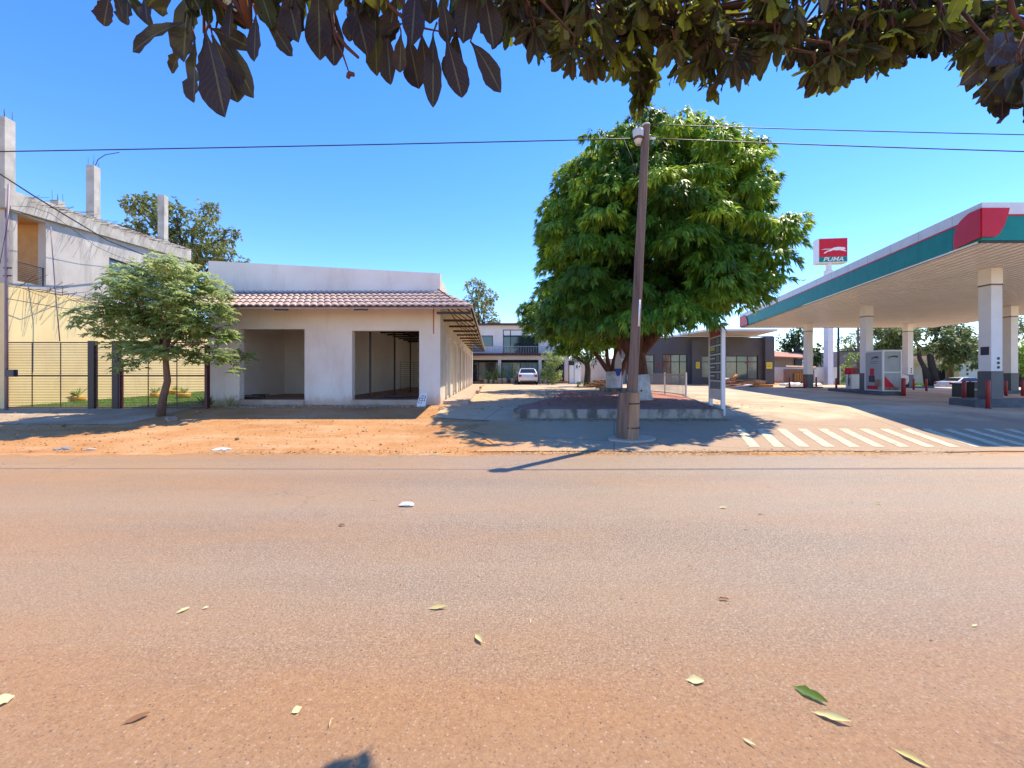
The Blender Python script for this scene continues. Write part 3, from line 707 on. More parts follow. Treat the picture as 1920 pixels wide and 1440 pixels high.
# bare columns with starter bars
def col_s(s, t, w_, z0, z1, bars=True):
    mb = MB(); mb.obox(WO, WU, s, s + w_, t, t + w_, z0, z1); c = mb.build('bare_column', M['concrete'], lb)
    if bars:
        for a in (.15, .85):
            for b in (.15, .85):
                mb = MB(); x = WO[0] + WU[0] * (s + a * w_) - WU[1] * (t + b * w_); y = WO[1] + WU[1] * (s + a * w_) + WU[0] * (t + b * w_)
                mb.tube([(x, y, z1), (x + random.uniform(-.03, .03), y, z1 + random.uniform(.25, .45))], .008, 4)
                mb.build('rebar', M['rebar'], c)
    return c
col_s(.02, .02, .32, rt(.2), 10.05); col_s(.1, 1.2, .3, rt(.2), 9.9)
c2 = col_s(3.55, .25, .30, rt(3.7), 10.25); col_s(7.45, .2, .30, rt(7.9), 10.75, False); col_s(3.6, 1.6, .3, rt(3.7), 8.75)
bx = WO[0] + WU[0] * 3.7 - WU[1] * .4; by = WO[1] + WU[1] * 3.7 + WU[0] * .4
mb = MB(); mb.tube([(bx + .05, by, 10.2), (bx + .2, by, 10.55), (bx + .5, by, 10.75), (bx + 1.1, by, 10.85)], .015, 5); mb.build('bent_bar', M['rebar'], lb)
mb = MB(); rr = random.Random(4)
for k in range(100):
    s = .5 + k * .083; z = rt(s) - rr.uniform(.03, .2); x = WO[0] + WU[0] * s + .16; y = WO[1] + WU[1] * s
    l = rr.uniform(.4, .9); mb.tube([(x - .1, y, z), (x + l * .8, y + l * rr.uniform(-.5, .4), z + l * rr.uniform(-.25, .22))], .007, 3)
mb.build('starter_bar', M['rebar'], lb)
mb = MB()
for k in range(60):
    s = .3 + k * .1; x = WO[0] + WU[0] * s + .02; y = WO[1] + WU[1] * s; l = rr.uniform(.4, 1.1)
    mb.tube([(x, y, 4.5), (x + l * .7, y + l * rr.uniform(-.6, .6), 4.5 + l * rr.uniform(-.4, .5))], .009, 3)
mb.build('floor_bar', M['rebar'], lb)
# service mast at its corner
mp_ = thing('service_mast', (X(12, 12.9), 12.9, Gf(-16, 12.9)), 'thin purplish metal mast standing at the corner of the yellow building', 'pole')
mb = MB(); x = X(12, 12.9); mb.tube([(x, 12.9, .4), (x, 12.9, 5.6), (x + .08, 12.9, 7.7)], [.045, .04, .03], 8); mb.build('pole', M['mast'], mp_)
mb = MB(); mb.box(x + .02, x + .3, 12.84, 12.96, 1.5, 1.72); mb.build('meter_box', M['navy'], mp_)
for z in (4.75, 5.0): mb = MB(); mb.tube([(x - .08, 12.9, z), (x + .16, 12.9, z)], .025, 6); mb.build('insulator', M['maroon'], mp_)

# ------------------------------------------------------------ gate / fence of thin horizontal slats
FY = 13.2; fb, ft, fm = .47, 2.62, Z(704, 13.2)
fe = thing('slatted_fence', (X(200, FY), FY, .45), 'maroon steel fence of thin horizontal slats with two thick posts in front of the lawn', 'fence')
xa, xb, xc, xd, xe, xf = X(8, FY), X(168, FY), X(180, FY), X(213, FY), X(225, FY), X(386, FY)
for (a, b) in ((xa, xb), (xc, xd), (xe, xf)):
    mb = MB(); k = 0; z = fb + .06
    while z < ft - .02:
        mb.box(a, b, FY - .008, FY + .008, z, z + .014); z += .053
    mb.build('slat_panel', M['maroon'], fe)
    for z0_, z1_ in ((ft - .02, ft + .015), (fm - .025, fm + .02), (fb - .01, fb + .03)):
        mb = MB(); mb.box(a, b, FY - .022, FY + .022, z0_, z1_); mb.build('rail', M['maroon'], fe)
    nn = max(1, round((b - a) / 1.05))
    for i in range(1, nn): mb = MB(); x = a + (b - a) * i / nn; mb.box(x - .013, x + .013, FY - .0215, FY - .0085, fb, ft); mb.build('upright', M['maroon'], fe)
for a, b, t in ((xa - .06, xa + .06, ft + .02), (xb, xc, ft + .05), (xd, xe, ft + .05), (xe + .02, xe + .06, 2.0), (xf, xf + .09, ft - .1)):
    mb = MB(); mb.box(a, b, FY - .07, FY + .07, .3, t); mb.build('post', M['steel'] if b - a > .15 else M['maroon'], fe, bevel=.01)
# lawn
def lawnclip(n):
    x = rng.uniform(-18.0, -10.9, n); y = rng.uniform(13.4, 24, n); return x, y
sheet('lawn', np.arange(-18.6, -10.8, .5), np.arange(13.35, 25, .5), .02, M['lawn'])
x, y = lawnclip(26000); keep = x > (-14.92 - .132 * y) + .1; x, y = x[keep], y[keep]; n = len(x)
o = np.stack([x, y, G(x, y) + .01], 1); d = nrm(np.stack([rng.normal(0, .35, n), rng.normal(0, .35, n), np.ones(n)], 1))
me = leaf_mesh('grass', o, d, unit(n), rng.uniform(.05, .11, n), .012, rng.random(n), .2, [(0, 1), (.6, .7), (1, .05)])
tag(put('grass', me, L_grass), 'short green grass of the lawn behind the slatted fence', 'grass', kind='stuff')
def spiky(name, loc, h, n, m, parent, wd=.05, spread=.6, dr=.4):
    loc = np.array(loc); o = np.repeat(loc[None], n, 0) + rng.normal(0, .02, (n, 3)) * [1, 1, 0]
    d = nrm(np.stack([rng.normal(0, spread, n), rng.normal(0, spread, n), np.ones(n)], 1))
    me = leaf_mesh(name, o, d, unit(n), h * rng.uniform(.6, 1.1, n), wd, rng.random(n), dr * rng.random(n), [(0, .8), (.4, 1), (.75, .6), (1, .03)], .3)
    return put(name, me, m, parent)
for (px, py, d, r, h, lab) in ((146, 752, 15.6, .22, .55, 'low yellow planter with a spiky plant by the yellow wall, nearest the road'), (344, 744, 17.6, .26, .4, 'yellow planter with a small plant at the middle of the lawn'), (290, 742, 17.8, .16, .35, 'orange planter against the yellow wall beyond the fence posts'), (330, 738, 20.5, .32, .3, 'wide yellow planter at the far end of the lawn')):
    x = X(px, d); z = Gf(x, d); t = thing('planter', (x, d, z), lab, 'planter', 'planters on the lawn')
    mb = MB(); mb.lathe((x, d, z), [(r * .8, 0), (r, .06), (r * 1.05, .22), (r * .9, .24)], 14); mb.build('pot', M['poty'], t)
    spiky('plant', (x, d, z + .22), h, 26, L_small, t)
gt = [(X(338, 23.5), 23.5)]
# shrubs at the end of the garden
for (px, py, d, r, lab) in ((360, 690, 24.5, 1.0, 'leafy shrub at the far left end of the lawn'), (385, 700, 26, 1.2, 'leafy shrub beside the shop wall at the end of the lawn')):
    t = thing('shrub', (X(px, d), d, .5), lab, 'shrub', 'shrubs at the end of the lawn'); zc = Z(py, d)
    mb = MB(); limb(mb, (X(px, d), d, .4), (X(px, d), d, zc), .06, .03); mb.build('stem', M['bark2'], t)
    foliage('foliage', [((X(px, d), d, zc), (r, r, r * .9))], L_small, t, dens=14, k=6, L=.2, W=.07)
mb = MB(); mb.box(X(390, 27) - 6, X(392, 27) + .5, 27, 27.2, .3, 2.3); tag(mb.build('garden_wall', M['cream'], None, (-20, 27, .5)), 'cream wall closing the end of the lawn', 'wall')
spiky_t = thing('dark_bush', (X(383, 13.5), 13.5, .47), 'dark spiky bush at the fence end beside the shop', 'plant'); spiky('foliage', (X(383, 13.5), 13.6, .47), .5, 40, L_dark, spiky_t, .06)
wd = thing('weed_clump', (X(425, 13.4), 13.4, .45), 'grey green weeds growing at the foot of the shop wall beside the left doorway', 'weed')
foliage('foliage', [((X(420, 13.4), 13.4, .52), (.45, .3, .13)), ((X(440, 13.5), 13.5, .6), (.2, .2, .2))], L_small, wd, dens=45, k=5, L=.12, W=.02, droop=.1)
spiky('stalks', (X(430, 13.5), 13.5, .47), .55, 16, L_dry, wd, .012, .3, .1)

# ------------------------------------------------------------ generic tree
def tree(name, base, label, cat, trunk, blobs, lm, bm, group=None, white=None, **kw):
    t = thing(name, base, label, cat, group)
    mb = MB()
    for seg in trunk: mb.tube([Vector(p) for p in seg[0]], seg[1], seg[2] if len(seg) > 2 else 10)
    tr = mb.build('trunk', bm, t)
    foliage('crown', blobs, lm, t, **kw)
    return t, tr
def pxblobs(lst, d, seed, dd=1., tb=.4, zr=.9):
    r = random.Random(seed); out = []
    for b in lst:
        q = d + r.uniform(-dd, dd); R_ = b[2] / FPX * q; out.append((tuple(P(b[0], b[1], q)), (R_, R_, R_ * zr), b[3] if len(b) > 3 else tb + r.uniform(-.1, .15)))
    return out

# big mango tree
C0 = np.array([5.40, 15.6, 6.75]); RR = np.array([3.78, 3.9, 3.65])
blobs = []
NL = 195; ga = math.pi * (3 - 5 ** .5)
for i in range(NL):
    zz = 1 - 2 * (i + .5) / NL; r_ = math.sqrt(1 - zz * zz); th = i * ga
    u = np.array([math.cos(th) * r_, math.sin(th) * r_, zz]) + rng.normal(0, .06, 3); u /= np.linalg.norm(u)
    # squarish dome: broad shoulders
    e = 2.35 if u[2] > 0 else 3.2; k_ = (np.abs(u) ** e).sum() ** (-1 / e)
    pos = C0 + RR * u * k_ * rng.uniform(.90, 1.07)
    if u[0] > .3 and u[2] < .1: pos[0] -= .75 * min(1, .1 - u[2])
    zlo = 3.25 + 1.15 * min(1, max(0, (pos[0] - 5.2) / 2.2))
    if pos[2] < zlo: pos[2] = zlo + rng.uniform(0, .5)
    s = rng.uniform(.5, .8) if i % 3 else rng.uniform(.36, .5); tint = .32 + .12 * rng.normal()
    if rng.random() < .34 and u[2] > -.3: tint = rng.uniform(.62, .9)      # flush of young leaves; higher tint also stands in for sunlit clump tops
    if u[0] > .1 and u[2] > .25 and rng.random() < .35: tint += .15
    blobs.append((tuple(pos), (s, s, s * .62), tint))
for i in range(34):   # low hanging skirt
    a = i * 2 * math.pi / 34; s = rng.uniform(.5, .8)
    blobs.append(((5.3 + (3.6 if math.cos(a) < .2 else 2.9) * math.cos(a), 15.6 + 3.9 * math.sin(a), rng.uniform(2.95, 4.0) + 1.2 * min(1, max(0, math.cos(a) * 1.3))), (s, s, s * .7), rng.choice([.3, .35, .6])))
for i in range(60):   # inner mass, tinted dark to put the crown's inner shade into the colour
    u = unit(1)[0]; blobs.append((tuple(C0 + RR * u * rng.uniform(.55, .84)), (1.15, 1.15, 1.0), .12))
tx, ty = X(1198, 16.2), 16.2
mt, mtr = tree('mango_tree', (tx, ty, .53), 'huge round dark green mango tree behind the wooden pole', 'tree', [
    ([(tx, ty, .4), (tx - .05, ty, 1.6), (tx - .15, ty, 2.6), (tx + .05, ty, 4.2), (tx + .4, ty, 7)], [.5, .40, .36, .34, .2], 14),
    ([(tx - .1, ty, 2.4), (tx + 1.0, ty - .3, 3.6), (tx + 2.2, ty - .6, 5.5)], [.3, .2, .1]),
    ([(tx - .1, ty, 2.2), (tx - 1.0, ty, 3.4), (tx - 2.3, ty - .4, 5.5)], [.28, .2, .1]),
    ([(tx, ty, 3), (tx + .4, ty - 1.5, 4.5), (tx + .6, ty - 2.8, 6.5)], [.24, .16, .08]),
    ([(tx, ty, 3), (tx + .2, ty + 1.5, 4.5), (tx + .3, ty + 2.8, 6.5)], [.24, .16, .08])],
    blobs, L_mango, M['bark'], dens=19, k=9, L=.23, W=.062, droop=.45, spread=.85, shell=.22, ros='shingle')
mb = MB(); mb.tube([(tx + .02, ty, .4), (tx + .0, ty, .9), (tx - .04, ty, 1.55)], [.56, .46, .425], 16)
mb.build('limewash_band', M['lime'], mt)
# second mango behind, left
tx, ty = X(1152, 24.5), 24.5
bl = []
for i in range(70):
    u = unit(1)[0]; pos = np.array([X(1100, 24), 24.2, 4.9]) + np.array([3.9, 3.4, 2.0]) * u * rng.uniform(.75, 1.02)
    s = rng.uniform(.55, .9); bl.append((tuple(pos), (s, s, s * .7), .42 if pos[2] < 4.2 and rng.random() < .6 else .28))
t2, _ = tree('mango_tree', (tx, ty, .55), 'second mango tree with many thin trunks, behind and left of the huge one', 'tree', [
    ([(tx + .1, ty, .4), (tx + .0, ty, 1.7), (tx + .3, ty, 3.4), (tx + .6, ty, 5)], [.36, .30, .2, .1]),
    ([(tx, ty, 1.4), (tx - .5, ty, 1.9), (tx - 1.35, ty, 3.1), (tx - 2.0, ty, 4.6)], [.2, .15, .12, .07]),
    ([(tx - .3, ty, 1.7), (tx - .45, ty, 2.6), (tx - .5, ty, 4.4)], [.14, .12, .07]),
    ([(tx + .2, ty, 1.2), (tx + .8, ty, 2.6), (tx + 1.0, ty, 4.3)], [.2, .15, .08])],
    bl, L_mango, M['bark'], dens=13, k=8, L=.28, W=.08, droop=.45, spread=.85, ros='shingle', shell=.25)
mb = MB(); mb.tube([(tx, ty, .3), (tx, ty, .75), (tx - .02, ty, 1.72)], [.62, .5, .48], 14); mb.build('limewash_band', M['lime'], t2)
mb = MB(); mb.box(tx - .95, tx + .75, ty - .9, ty - .1, .3, .72); mb.build('root_collar', M['kerb'], t2)
# small street tree at left
d = 12.0; tx = X(300, d)
bl = pxblobs([(250, 530, 42, .6), (300, 510, 34, .7), (345, 520, 38, .65), (385, 545, 36, .6), (280, 560, 52), (340, 575, 52), (400, 585, 34), (235, 590, 44), (215, 625, 38), (188, 632, 12), (265, 620, 50), (330, 630, 55), (385, 630, 45), (425, 640, 26), (415, 680, 30), (365, 675, 36), (300, 668, 34), (245, 660, 40), (240, 690, 22), (440, 700, 14), (215, 600, 14), (425, 560, 16), (290, 600, 60, .2)], d, 3, .45)
bl += [((b[0][0] * .93 - .75 + rng.uniform(-.3, .3), d + rng.choice([-1, 1]) * rng.uniform(.3, .9), b[0][2] + rng.uniform(-.2, .2)), tuple(.8 * q for q in b[1]), b[2]) for b in bl[:18]]
segs = [([(tx, d, .22), P(306, 745, d), P(314, 715, d), P(311, 680, d), P(310, 650, d), P(312, 600, d)], [.125, .10, .09, .075, .07, .05])]
for q in ((250, 610), (365, 610), (215, 640), (395, 640), (300, 560), (345, 550), (260, 560)):
    segs.append(([P(311, 660, d), P((311 + q[0]) / 2, (650 + q[1]) / 2, d + random.uniform(-.4, .4)), P(q[0], q[1], d + random.uniform(-.8, .8))], [.055, .035, .015], 6))
st, _ = tree('street_tree', (tx, d, .32), 'small light green tree with a bent trunk before the slatted fence', 'tree', segs, bl, L_small, M['bark2'], dens=19, k=8, L=.16, W=.066, droop=.6, spread=.95, upb=.4, shell=.9, ros=True)
# stones at its foot
for i, (px, py, s, lab) in enumerate(((322, 786, .16, 'reddish lump of rubble leaning on the trunk foot of the small tree'), (286, 792, .08, 'pale stone lying left of the small tree'), (371, 778, .07, 'pale stone on the soil right of the small tree'), (345, 790, .09, 'flat brown stone right of the rubble lump'))):
    d_ = (EYE - .3) * FPX / (py - 700); x = X(px, d_); z = Gf(x, d_)
    import bmesh
    bm = bmesh.new(); bmesh.ops.create_icosphere(bm, subdivisions=2, radius=s)
    for v in bm.verts: v.co *= 1 + random.uniform(-.22, .22); v.co.z *= .6; v.co += Vector((x, d_, z + s * .25))
    me = bpy.data.meshes.new('stone'); bm.to_mesh(me); bm.free()
    tag(put('stone', me, M['stone'], None, (x, d_, z)), lab, 'stone', 'stones around the small tree')

# ------------------------------------------------------------ trees behind
def farat(name, px, d, zb, lst, lab, lm, bm, seed, trunk_r=.2, dens=3, L=.5, W=.2, group=None, tb=.4, k=6, dd=1.5, shell=.7, spread=.9, droop=.3):
    x = X(px, d); bl = pxblobs(lst, d, seed, dd, tb); r = random.Random(seed)
    top = max(b[0][2] for b in bl)
    zt = min(b[0][2] for b in bl)
    segs = [([(x, d, zb - .3), (x + .1, d, zb + (zt - zb) * .6), (x, d, zt)], [trunk_r, trunk_r * .8, trunk_r * .6], 8)]
    for b in bl: segs.append(([(x, d, zt * .8 + zb * .2), ((x + b[0][0]) / 2 + r.uniform(-.4, .4), d, (zt + b[0][2]) / 2), b[0]], [trunk_r * .5, trunk_r * .35, trunk_r * .12], 5))
    return tree(name, (x, d, zb), lab, 'tree', segs, bl, lm, bm, group, dens=dens, k=k, L=L, W=W, prof=OVAL, shell=shell, spread=spread, droop=droop)
farat('tall_tree', 345, 40, .6, [(250, 385, 20), (280, 385, 26), (300, 410, 26), (255, 425, 20, .25), (330, 395, 20), (345, 440, 30), (320, 450, 25), (392, 395, 20), (385, 425, 24), (405, 455, 24), (432, 440, 16), (380, 470, 30), (420, 480, 20), (350, 490, 30), (460, 492, 10)], 'tall tree with olive foliage rising behind the roof of the unfinished building', L_far, M['barkd'], 11, .35, 3.5, .42, .2, 'tall trees beyond the roofs')
farat('tall_tree', 900, 62, .6, [(893, 540, 20), (915, 555, 18), (880, 570, 16), (900, 580, 24), (925, 600, 16), (890, 610, 20)], 'pale feathery tree beyond the shop roof, left of the mango tree', L_far, M['barkd'], 12, .35, 2.5, .5, .22, 'tall trees beyond the roofs', tb=.6)
farat('tall_tree', 985, 62, .6, [(985, 600, 14), (975, 612, 12), (1000, 615, 14)], 'sparse treetop above the rear house roof beside the mango crown', L_far, M['barkd'], 13, .25, 2, .5, .2, 'tall trees beyond the roofs')
farat('dark_tree', 1100, 31, .6, [(1070, 660, 16), (1095, 655, 22), (1120, 660, 18), (1085, 672, 16), (1110, 672, 14)], 'dark low tree shading the rear yard left of the log pile', L_dark, M['barkd'], 14, .28, 6, .3, .1, tb=.3)
farat('dark_tree', 1492, 50, .6, [(1478, 640, 16), (1500, 630, 20), (1490, 655, 20), (1465, 660, 10), (1505, 650, 12)], 'dark green tree behind the red roofed house', L_dark, M['barkd'], 15, .3, 4, .4, .2, tb=.45)
farat('dark_tree', 1530, 52, .6, [(1533, 650, 9), (1528, 665, 12), (1525, 680, 12), (1540, 670, 8)], 'narrow dark tree between the canopy column and the tall sign pole', L_dark, M['barkd'], 16, .2, 4, .4, .18, tb=.4)
farat('acacia_tree', 1612, 58, .4, [(1585, 640, 16), (1605, 632, 16), (1575, 655, 10), (1600, 655, 14)], 'thin airy tree behind the grey block building', L_far, M['barkd'], 17, .2, 2.2, .45, .14, shell=.9)
farat('shade_tree', 1668, 50, .4, [(1655, 622, 22), (1680, 626, 22), (1700, 620, 18), (1668, 650, 20), (1650, 655, 14), (1690, 655, 14), (1672, 675, 16)], 'leafy tree seen between the two middle canopy columns', L_far, M['barkd'], 18, .25, 6, .45, .2, tb=.6)
t, _ = tree('branching_tree', (X(1752, 46), 46, .2), 'wide tree with several dark leaning trunks behind the silver sedan', 'tree', [
    ([P(1752, 722, 46), P(1748, 690, 46), P(1744, 668, 46), P(1752, 640, 46), P(1762, 615, 46)], [.5, .35, .28, .2, .1]),
    ([P(1740, 722, 46), P(1733, 690, 46), P(1724, 672, 46), P(1722, 650, 46), P(1712, 630, 46)], [.35, .22, .2, .14, .08]),
    ([P(1746, 715, 46), P(1738, 695, 46), P(1722, 668, 46)], [.25, .2, .12]),
    ([P(1746, 668, 46), P(1732, 655, 46), P(1715, 640, 46)], [.18, .12, .07]), ([P(1750, 660, 46), P(1775, 645, 46), P(1795, 628, 46)], [.18, .12, .06])],
    pxblobs([(1720, 625, 12), (1745, 620, 12), (1775, 630, 14), (1800, 640, 12), (1770, 655, 18, .5), (1800, 668, 16, .5), (1825, 660, 14), (1780, 678, 16, .5), (1735, 650, 12), (1790, 655, 18), (1815, 648, 16), (1800, 618, 16), (1765, 612, 16), (1830, 640, 14), (1815, 625, 10), (1760, 640, 12), (1830, 680, 12)], 46, 21, 2), L_far, M['barkd'], dens=5, k=7, L=.42, W=.18, prof=OVAL, shell=.9)
farat('bright_tree', 1915, 42, .2, [(1905, 660, 16), (1925, 655, 20), (1912, 680, 20), (1900, 690, 14), (1930, 690, 22), (1945, 650, 24)], 'bright green rounded tree at the right edge behind the canopy', L_bright, M['barkd'], 22, .25, 5, .35, .16, tb=.5)
farat('tall_tree', 1930, 60, .2, [(1915, 610, 14), (1935, 600, 20), (1905, 630, 12), (1950, 620, 22)], 'tall bluish tree above the bright tree at the right edge', L_far, M['barkd'], 23, .3, 2, .5, .2, 'tall trees beyond the roofs')
farat('young_tree', 1590, 44, .45, [(1583, 690, 9, .7), (1588, 700, 10, .6), (1595, 680, 8, .7), (1583, 712, 7, .5), (1600, 668, 8)], 'bright green young tree between the tall sign pole and the fuel pump', L_bright, M['bark2'], 24, .08, 6, .3, .12, tb=.6)
# far backdrop of woodland beyond the side street
bl = []
for i in range(60):
    px = rng.uniform(1560, 2100); dq = rng.uniform(85, 120); bl.append((tuple(P(px, rng.uniform(672, 700), dq)), (4, 4, 3), .35))
for i in range(70):
    px = rng.uniform(2050, 4600); dq = rng.uniform(60, 85); bl.append((tuple(P(px, rng.uniform(668, 700), dq)), (5, 5, 4), .35))
for i in range(40):
    px = rng.uniform(-1500, 1400); dq = rng.uniform(95, 120); bl.append((tuple(P(px, rng.uniform(682, 700), dq)), (4.5, 4.5, 3), .35))
o = foliage('woodland', bl, L_far, None, dens=.8, k=5, L=1.1, W=.6, prof=OVAL, shell=.6)
tag(o, 'belt of distant woodland closing the view behind the houses', 'woodland', kind='stuff')

# ------------------------------------------------------------ rear two storey house
HY = 40.0
def HX(px): return X(px, HY)
hs = thing('rear_house', (HX(975), HY, .6), 'two storey white house with large dark windows at the end of the yard', 'building')
x0, x1 = HX(870), HX(1064)
zt, zm, zb2 = Z(608, HY), Z(665, HY), Z(674, HY)
mb = MB(); wall(mb, (x0, HY), (1, 0), 0, x1 - x0, 0, .3, zm + .1, zt - .12, [(HX(901) - x0, HX(924.5) - x0, Z(650, HY), Z(629, HY)), (HX(943) - x0, HX(1010) - x0, zm + .12, Z(618, HY))])
mb.box(x0, x0 + .3, HY + .3, HY + 8, .5, zt - .12); mb.box(x1 - .3, x1, HY + .3, HY + 8, .5, zt - .12); mb.box(x0, x1, HY + 7.8, HY + 8, .5, zt - .13)
mb.build('upper_wall', M['white'], hs)
mb = MB(); mb.box(x0 - .3, x1 + .3, HY - .5, HY + 8.3, zt - .12, zt + .06); mb.build('roof', M['maroon'], hs)
mb = MB(); mb.box(x0, x1, HY - .9, HY + .3, zm - .12, zm + .1); mb.build('balcony_slab', M['maroon'], hs)
mb = MB(); mb.box(x0, x1, HY - .55, HY + .3, zb2 - .05, zm - .12); mb.build('beam', M['cream'], hs)
for px in (937, 1012, 1060):
    mb = MB(); mb.box(HX(px) - .15, HX(px) + .15, HY - .5, HY - .2, .5, zb2 - .05); mb.build('pillar', M['white'], hs)
mb = MB(); mb.box(x0, x1, HY - .7, HY + .29, .3, .82); mb.build('plinth', M['floor_in'], hs)
def glazing(a, b, y, z0, z1, panes, mats, parent, name='window'):
    mb = MB(); w_ = .07
    mb.box(a, b, y, y + .08, z0, z0 + w_); mb.box(a, b, y, y + .08, z1 - w_, z1)
    xs = [a + (b - a) * t for t in panes]
    for x in [a] + xs[:]:
        mb.box(x, x + w_, y + .004, y + .076, z0 + w_, z1 - w_)
    mb.box(b - w_, b, y + .004, y + .076, z0 + w_, z1 - w_)
    f = mb.build(name, M['frame'], parent); ed = [a] + xs + [b]
    for i in range(len(ed) - 1):
        mb = MB(); mb.box(ed[i] + w_, ed[i + 1] - (0 if i < len(ed) - 2 else w_), y + .03, y + .05, z0 + w_, z1 - w_); mb.build('pane', mats[i % len(mats)], f)
    return f
glazing(HX(901), HX(924.5), HY + .1, Z(650, HY), Z(629, HY), [], [M['glass2']], hs)
glazing(HX(943), HX(1010), HY + .1, zm + .12, Z(630, HY), [.2, .6], [M['glass2'], M['glass'], M['glass']], hs)
glazing(HX(943), HX(1010), HY + .1, Z(630, HY), Z(618, HY), [.2, .6], [M['whitep']], hs, 'blind_window')
glazing(HX(886), HX(934), HY + .1, .82, zb2 - .25, [.22, .5], [M['glass'], M['glassg'], M['glass']], hs)
glazing(HX(940), HX(1010), HY + .1, .82, zb2 - .25, [.28, .5], [M['curtain'], M['glassg'], M['curtain']], hs)
glazing(HX(1014), HX(1058), HY + .1, .82, zb2 - .25, [.5], [M['glass']], hs)
mb = MB(); mb.box(x0, x1, HY - .84, HY - .80, zm + .75, zm + .79)
xx = x0
while xx < x1: mb.box(xx, xx + .025, HY - .835, HY - .81, zm + .1, zm + .75); xx += .16
mb.build('balcony_railing', M['grey'], hs)
# potted plants along its front
pots = [(911, .20), (921, .2), (930, .16), (937, .26), (947, .27), (962, .26), (1012, .25), (1022, .25), (1034, .25)]
names = ['pale pot with a low plant, leftmost before the rear house', 'pale pot with a plant, second from the left before the rear house', 'smallest pale pot with a plant before the rear house', 'pale pot standing against the first white pillar of the rear house', 'wide pale pot with a leafy plant right of the first white pillar', 'tall pale pot with a tall plant just left of the white hatchback', 'pale pot with a plant just right of the white hatchback', 'pale pot with a plant half hidden behind the reedy shrub', 'dark leafed pot plant deep behind the reedy shrub']
for (px, r), lab in zip(pots, names):
    d = 38.6; x = X(px, d); z = Gf(x, d)
    t = thing('potted_plant', (x, d, z), lab, 'potted plant', 'potted plants before the rear house')
    mb = MB(); mb.lathe((x, d, z), [(r * .75, 0), (r, r * 2.0), (r * 1.08, r * 2.1), (r * .85, r * 2.1)], 12); mb.build('pot', M['potw'], t)
    hh = rng.uniform(.7, 1.3)
    foliage('foliage', [((x, d, z + r * 2 + hh * .5), (.35, .35, hh * .5), .3)], L_small, t, dens=26, k=4, L=.22, W=.05, droop=.5)
# reedy shrub
x = X(1034, 36); bl = pxblobs([(1030, 690, 14), (1038, 675, 14), (1022, 700, 10), (1044, 705, 10), (1034, 708, 13), (1048, 672, 9), (1030, 665, 9)], 36, 31, .4)
tree('tall_shrub', (x, 36, .58), 'tall reedy shrub right of the white hatchback', 'shrub', [([(x, 36, .4), (x + .1, 36, 2.4)], [.06, .03], 6), ([(x - .3, 36, .4), (x - .3, 36, 2.0)], [.04, .02], 6)], bl, L_small, M['bark2'], dens=14, k=6, L=.3, W=.07, droop=.3, shell=1.)
# yard walls at the back, right of the house
mb = MB(); mb.box(X(1062, 41), X(1070, 41), 40.5, 41, .4, Z(672, 41)); tag(mb.build('gate_pillar', M['cream'], None, (X(1066, 41), 40.7, .5)), 'cream gate pillar between the reedy shrub and the white panel', 'pillar')
g = thing('white_panel', (X(1080, 38), 38, .6), 'white wall panel in a black frame in the rear yard', 'panel')
mb = MB(); mb.box(X(1066, 38), X(1089, 38), 38.03, 38.08, .6, Z(676, 38)); mb.build('frame', M['frame'], g)  # backing for the plain white wall pieces
mb = MB(); mb.box(X(1067.5, 38), X(1076, 38), 38.0, 38.028, .62, Z(685, 38)); mb.box(X(1077, 38), X(1089, 38), 38.0, 38.028, .62, Z(677, 38)); mb.build('board', M['whitep'], g)
mb = MB(); mb.box(X(1062, 42) + 0, X(1215, 42), 42, 42.25, .3, Z(672, 42)); tag(mb.build('boundary_wall', M['cream'], None, (6, 42, .5)), 'cream boundary wall behind the log pile', 'wall')
# log pile
r = random.Random(2); lg = MB(); cx, cy = X(1128, 27), 27
for k in range(34):
    a = r.uniform(-.6, .6); l = r.uniform(.25, .6); x = cx + r.gauss(0, .35); hmx = max(.08, .62 - .55 * abs(x - cx)); z = .6 + r.uniform(.03, hmx); y = cy + r.uniform(-.4, .4)
    lg.tube([(x - l * math.cos(a), y - l * math.sin(a), z + r.uniform(-.05, .1)), (x + l * math.cos(a), y + l * math.sin(a), z)], r.uniform(.035, .075), 7)
tag(lg.build('log_pile', M['log'], None, (cx, cy, .55)), 'heap of cut logs beside the thin mango trunks', 'log pile')
t = thing('round_bush', (X(1090, 30), 30, .56), 'small bright green round bush in the rear yard', 'bush')
foliage('foliage', [((X(1090, 30), 30, .72), (.42, .4, .32), .6)], L_bright, t, dens=60, k=5, L=.12, W=.04)
# low cement border and dry litter in the yard
# feather flag between the trunks
fl = thing('feather_flag', (X(1159, 20.5), 20.5, .54), 'grey and blue feather flag between the mango trunks', 'flag')
def flagpoly(y0, y1):
    out = []; d = 20.5
    pr = [(659, 1.0), (668, 4.5), (680, 6.5), (691, 6.8), (697, 5.5), (703, 3.2), (705, 2.5)]
    pr = [p for p in pr if y0 <= p[0] <= y1]
    a = [(-w_ / FPX * d, (700 - y) / FPX * d) for y, w_ in pr]; b = [(w_ / FPX * d, (700 - y) / FPX * d) for y, w_ in pr][::-1]
    return a + b
o_ = (X(1159, 20.5), 20.5, EYE)
mb = MB(); mb.prism(flagpoly(655, 691), o_, (1, 0, 0), (0, 0, 1), (0, 1, 0), .01); mb.build('upper_cloth', M['grey'], fl)
mb = MB(); mb.prism(flagpoly(691, 706), o_, (1, 0, 0), (0, 0, 1), (0, 1, 0), .012); mb.build('lower_cloth', M['blue'], fl)
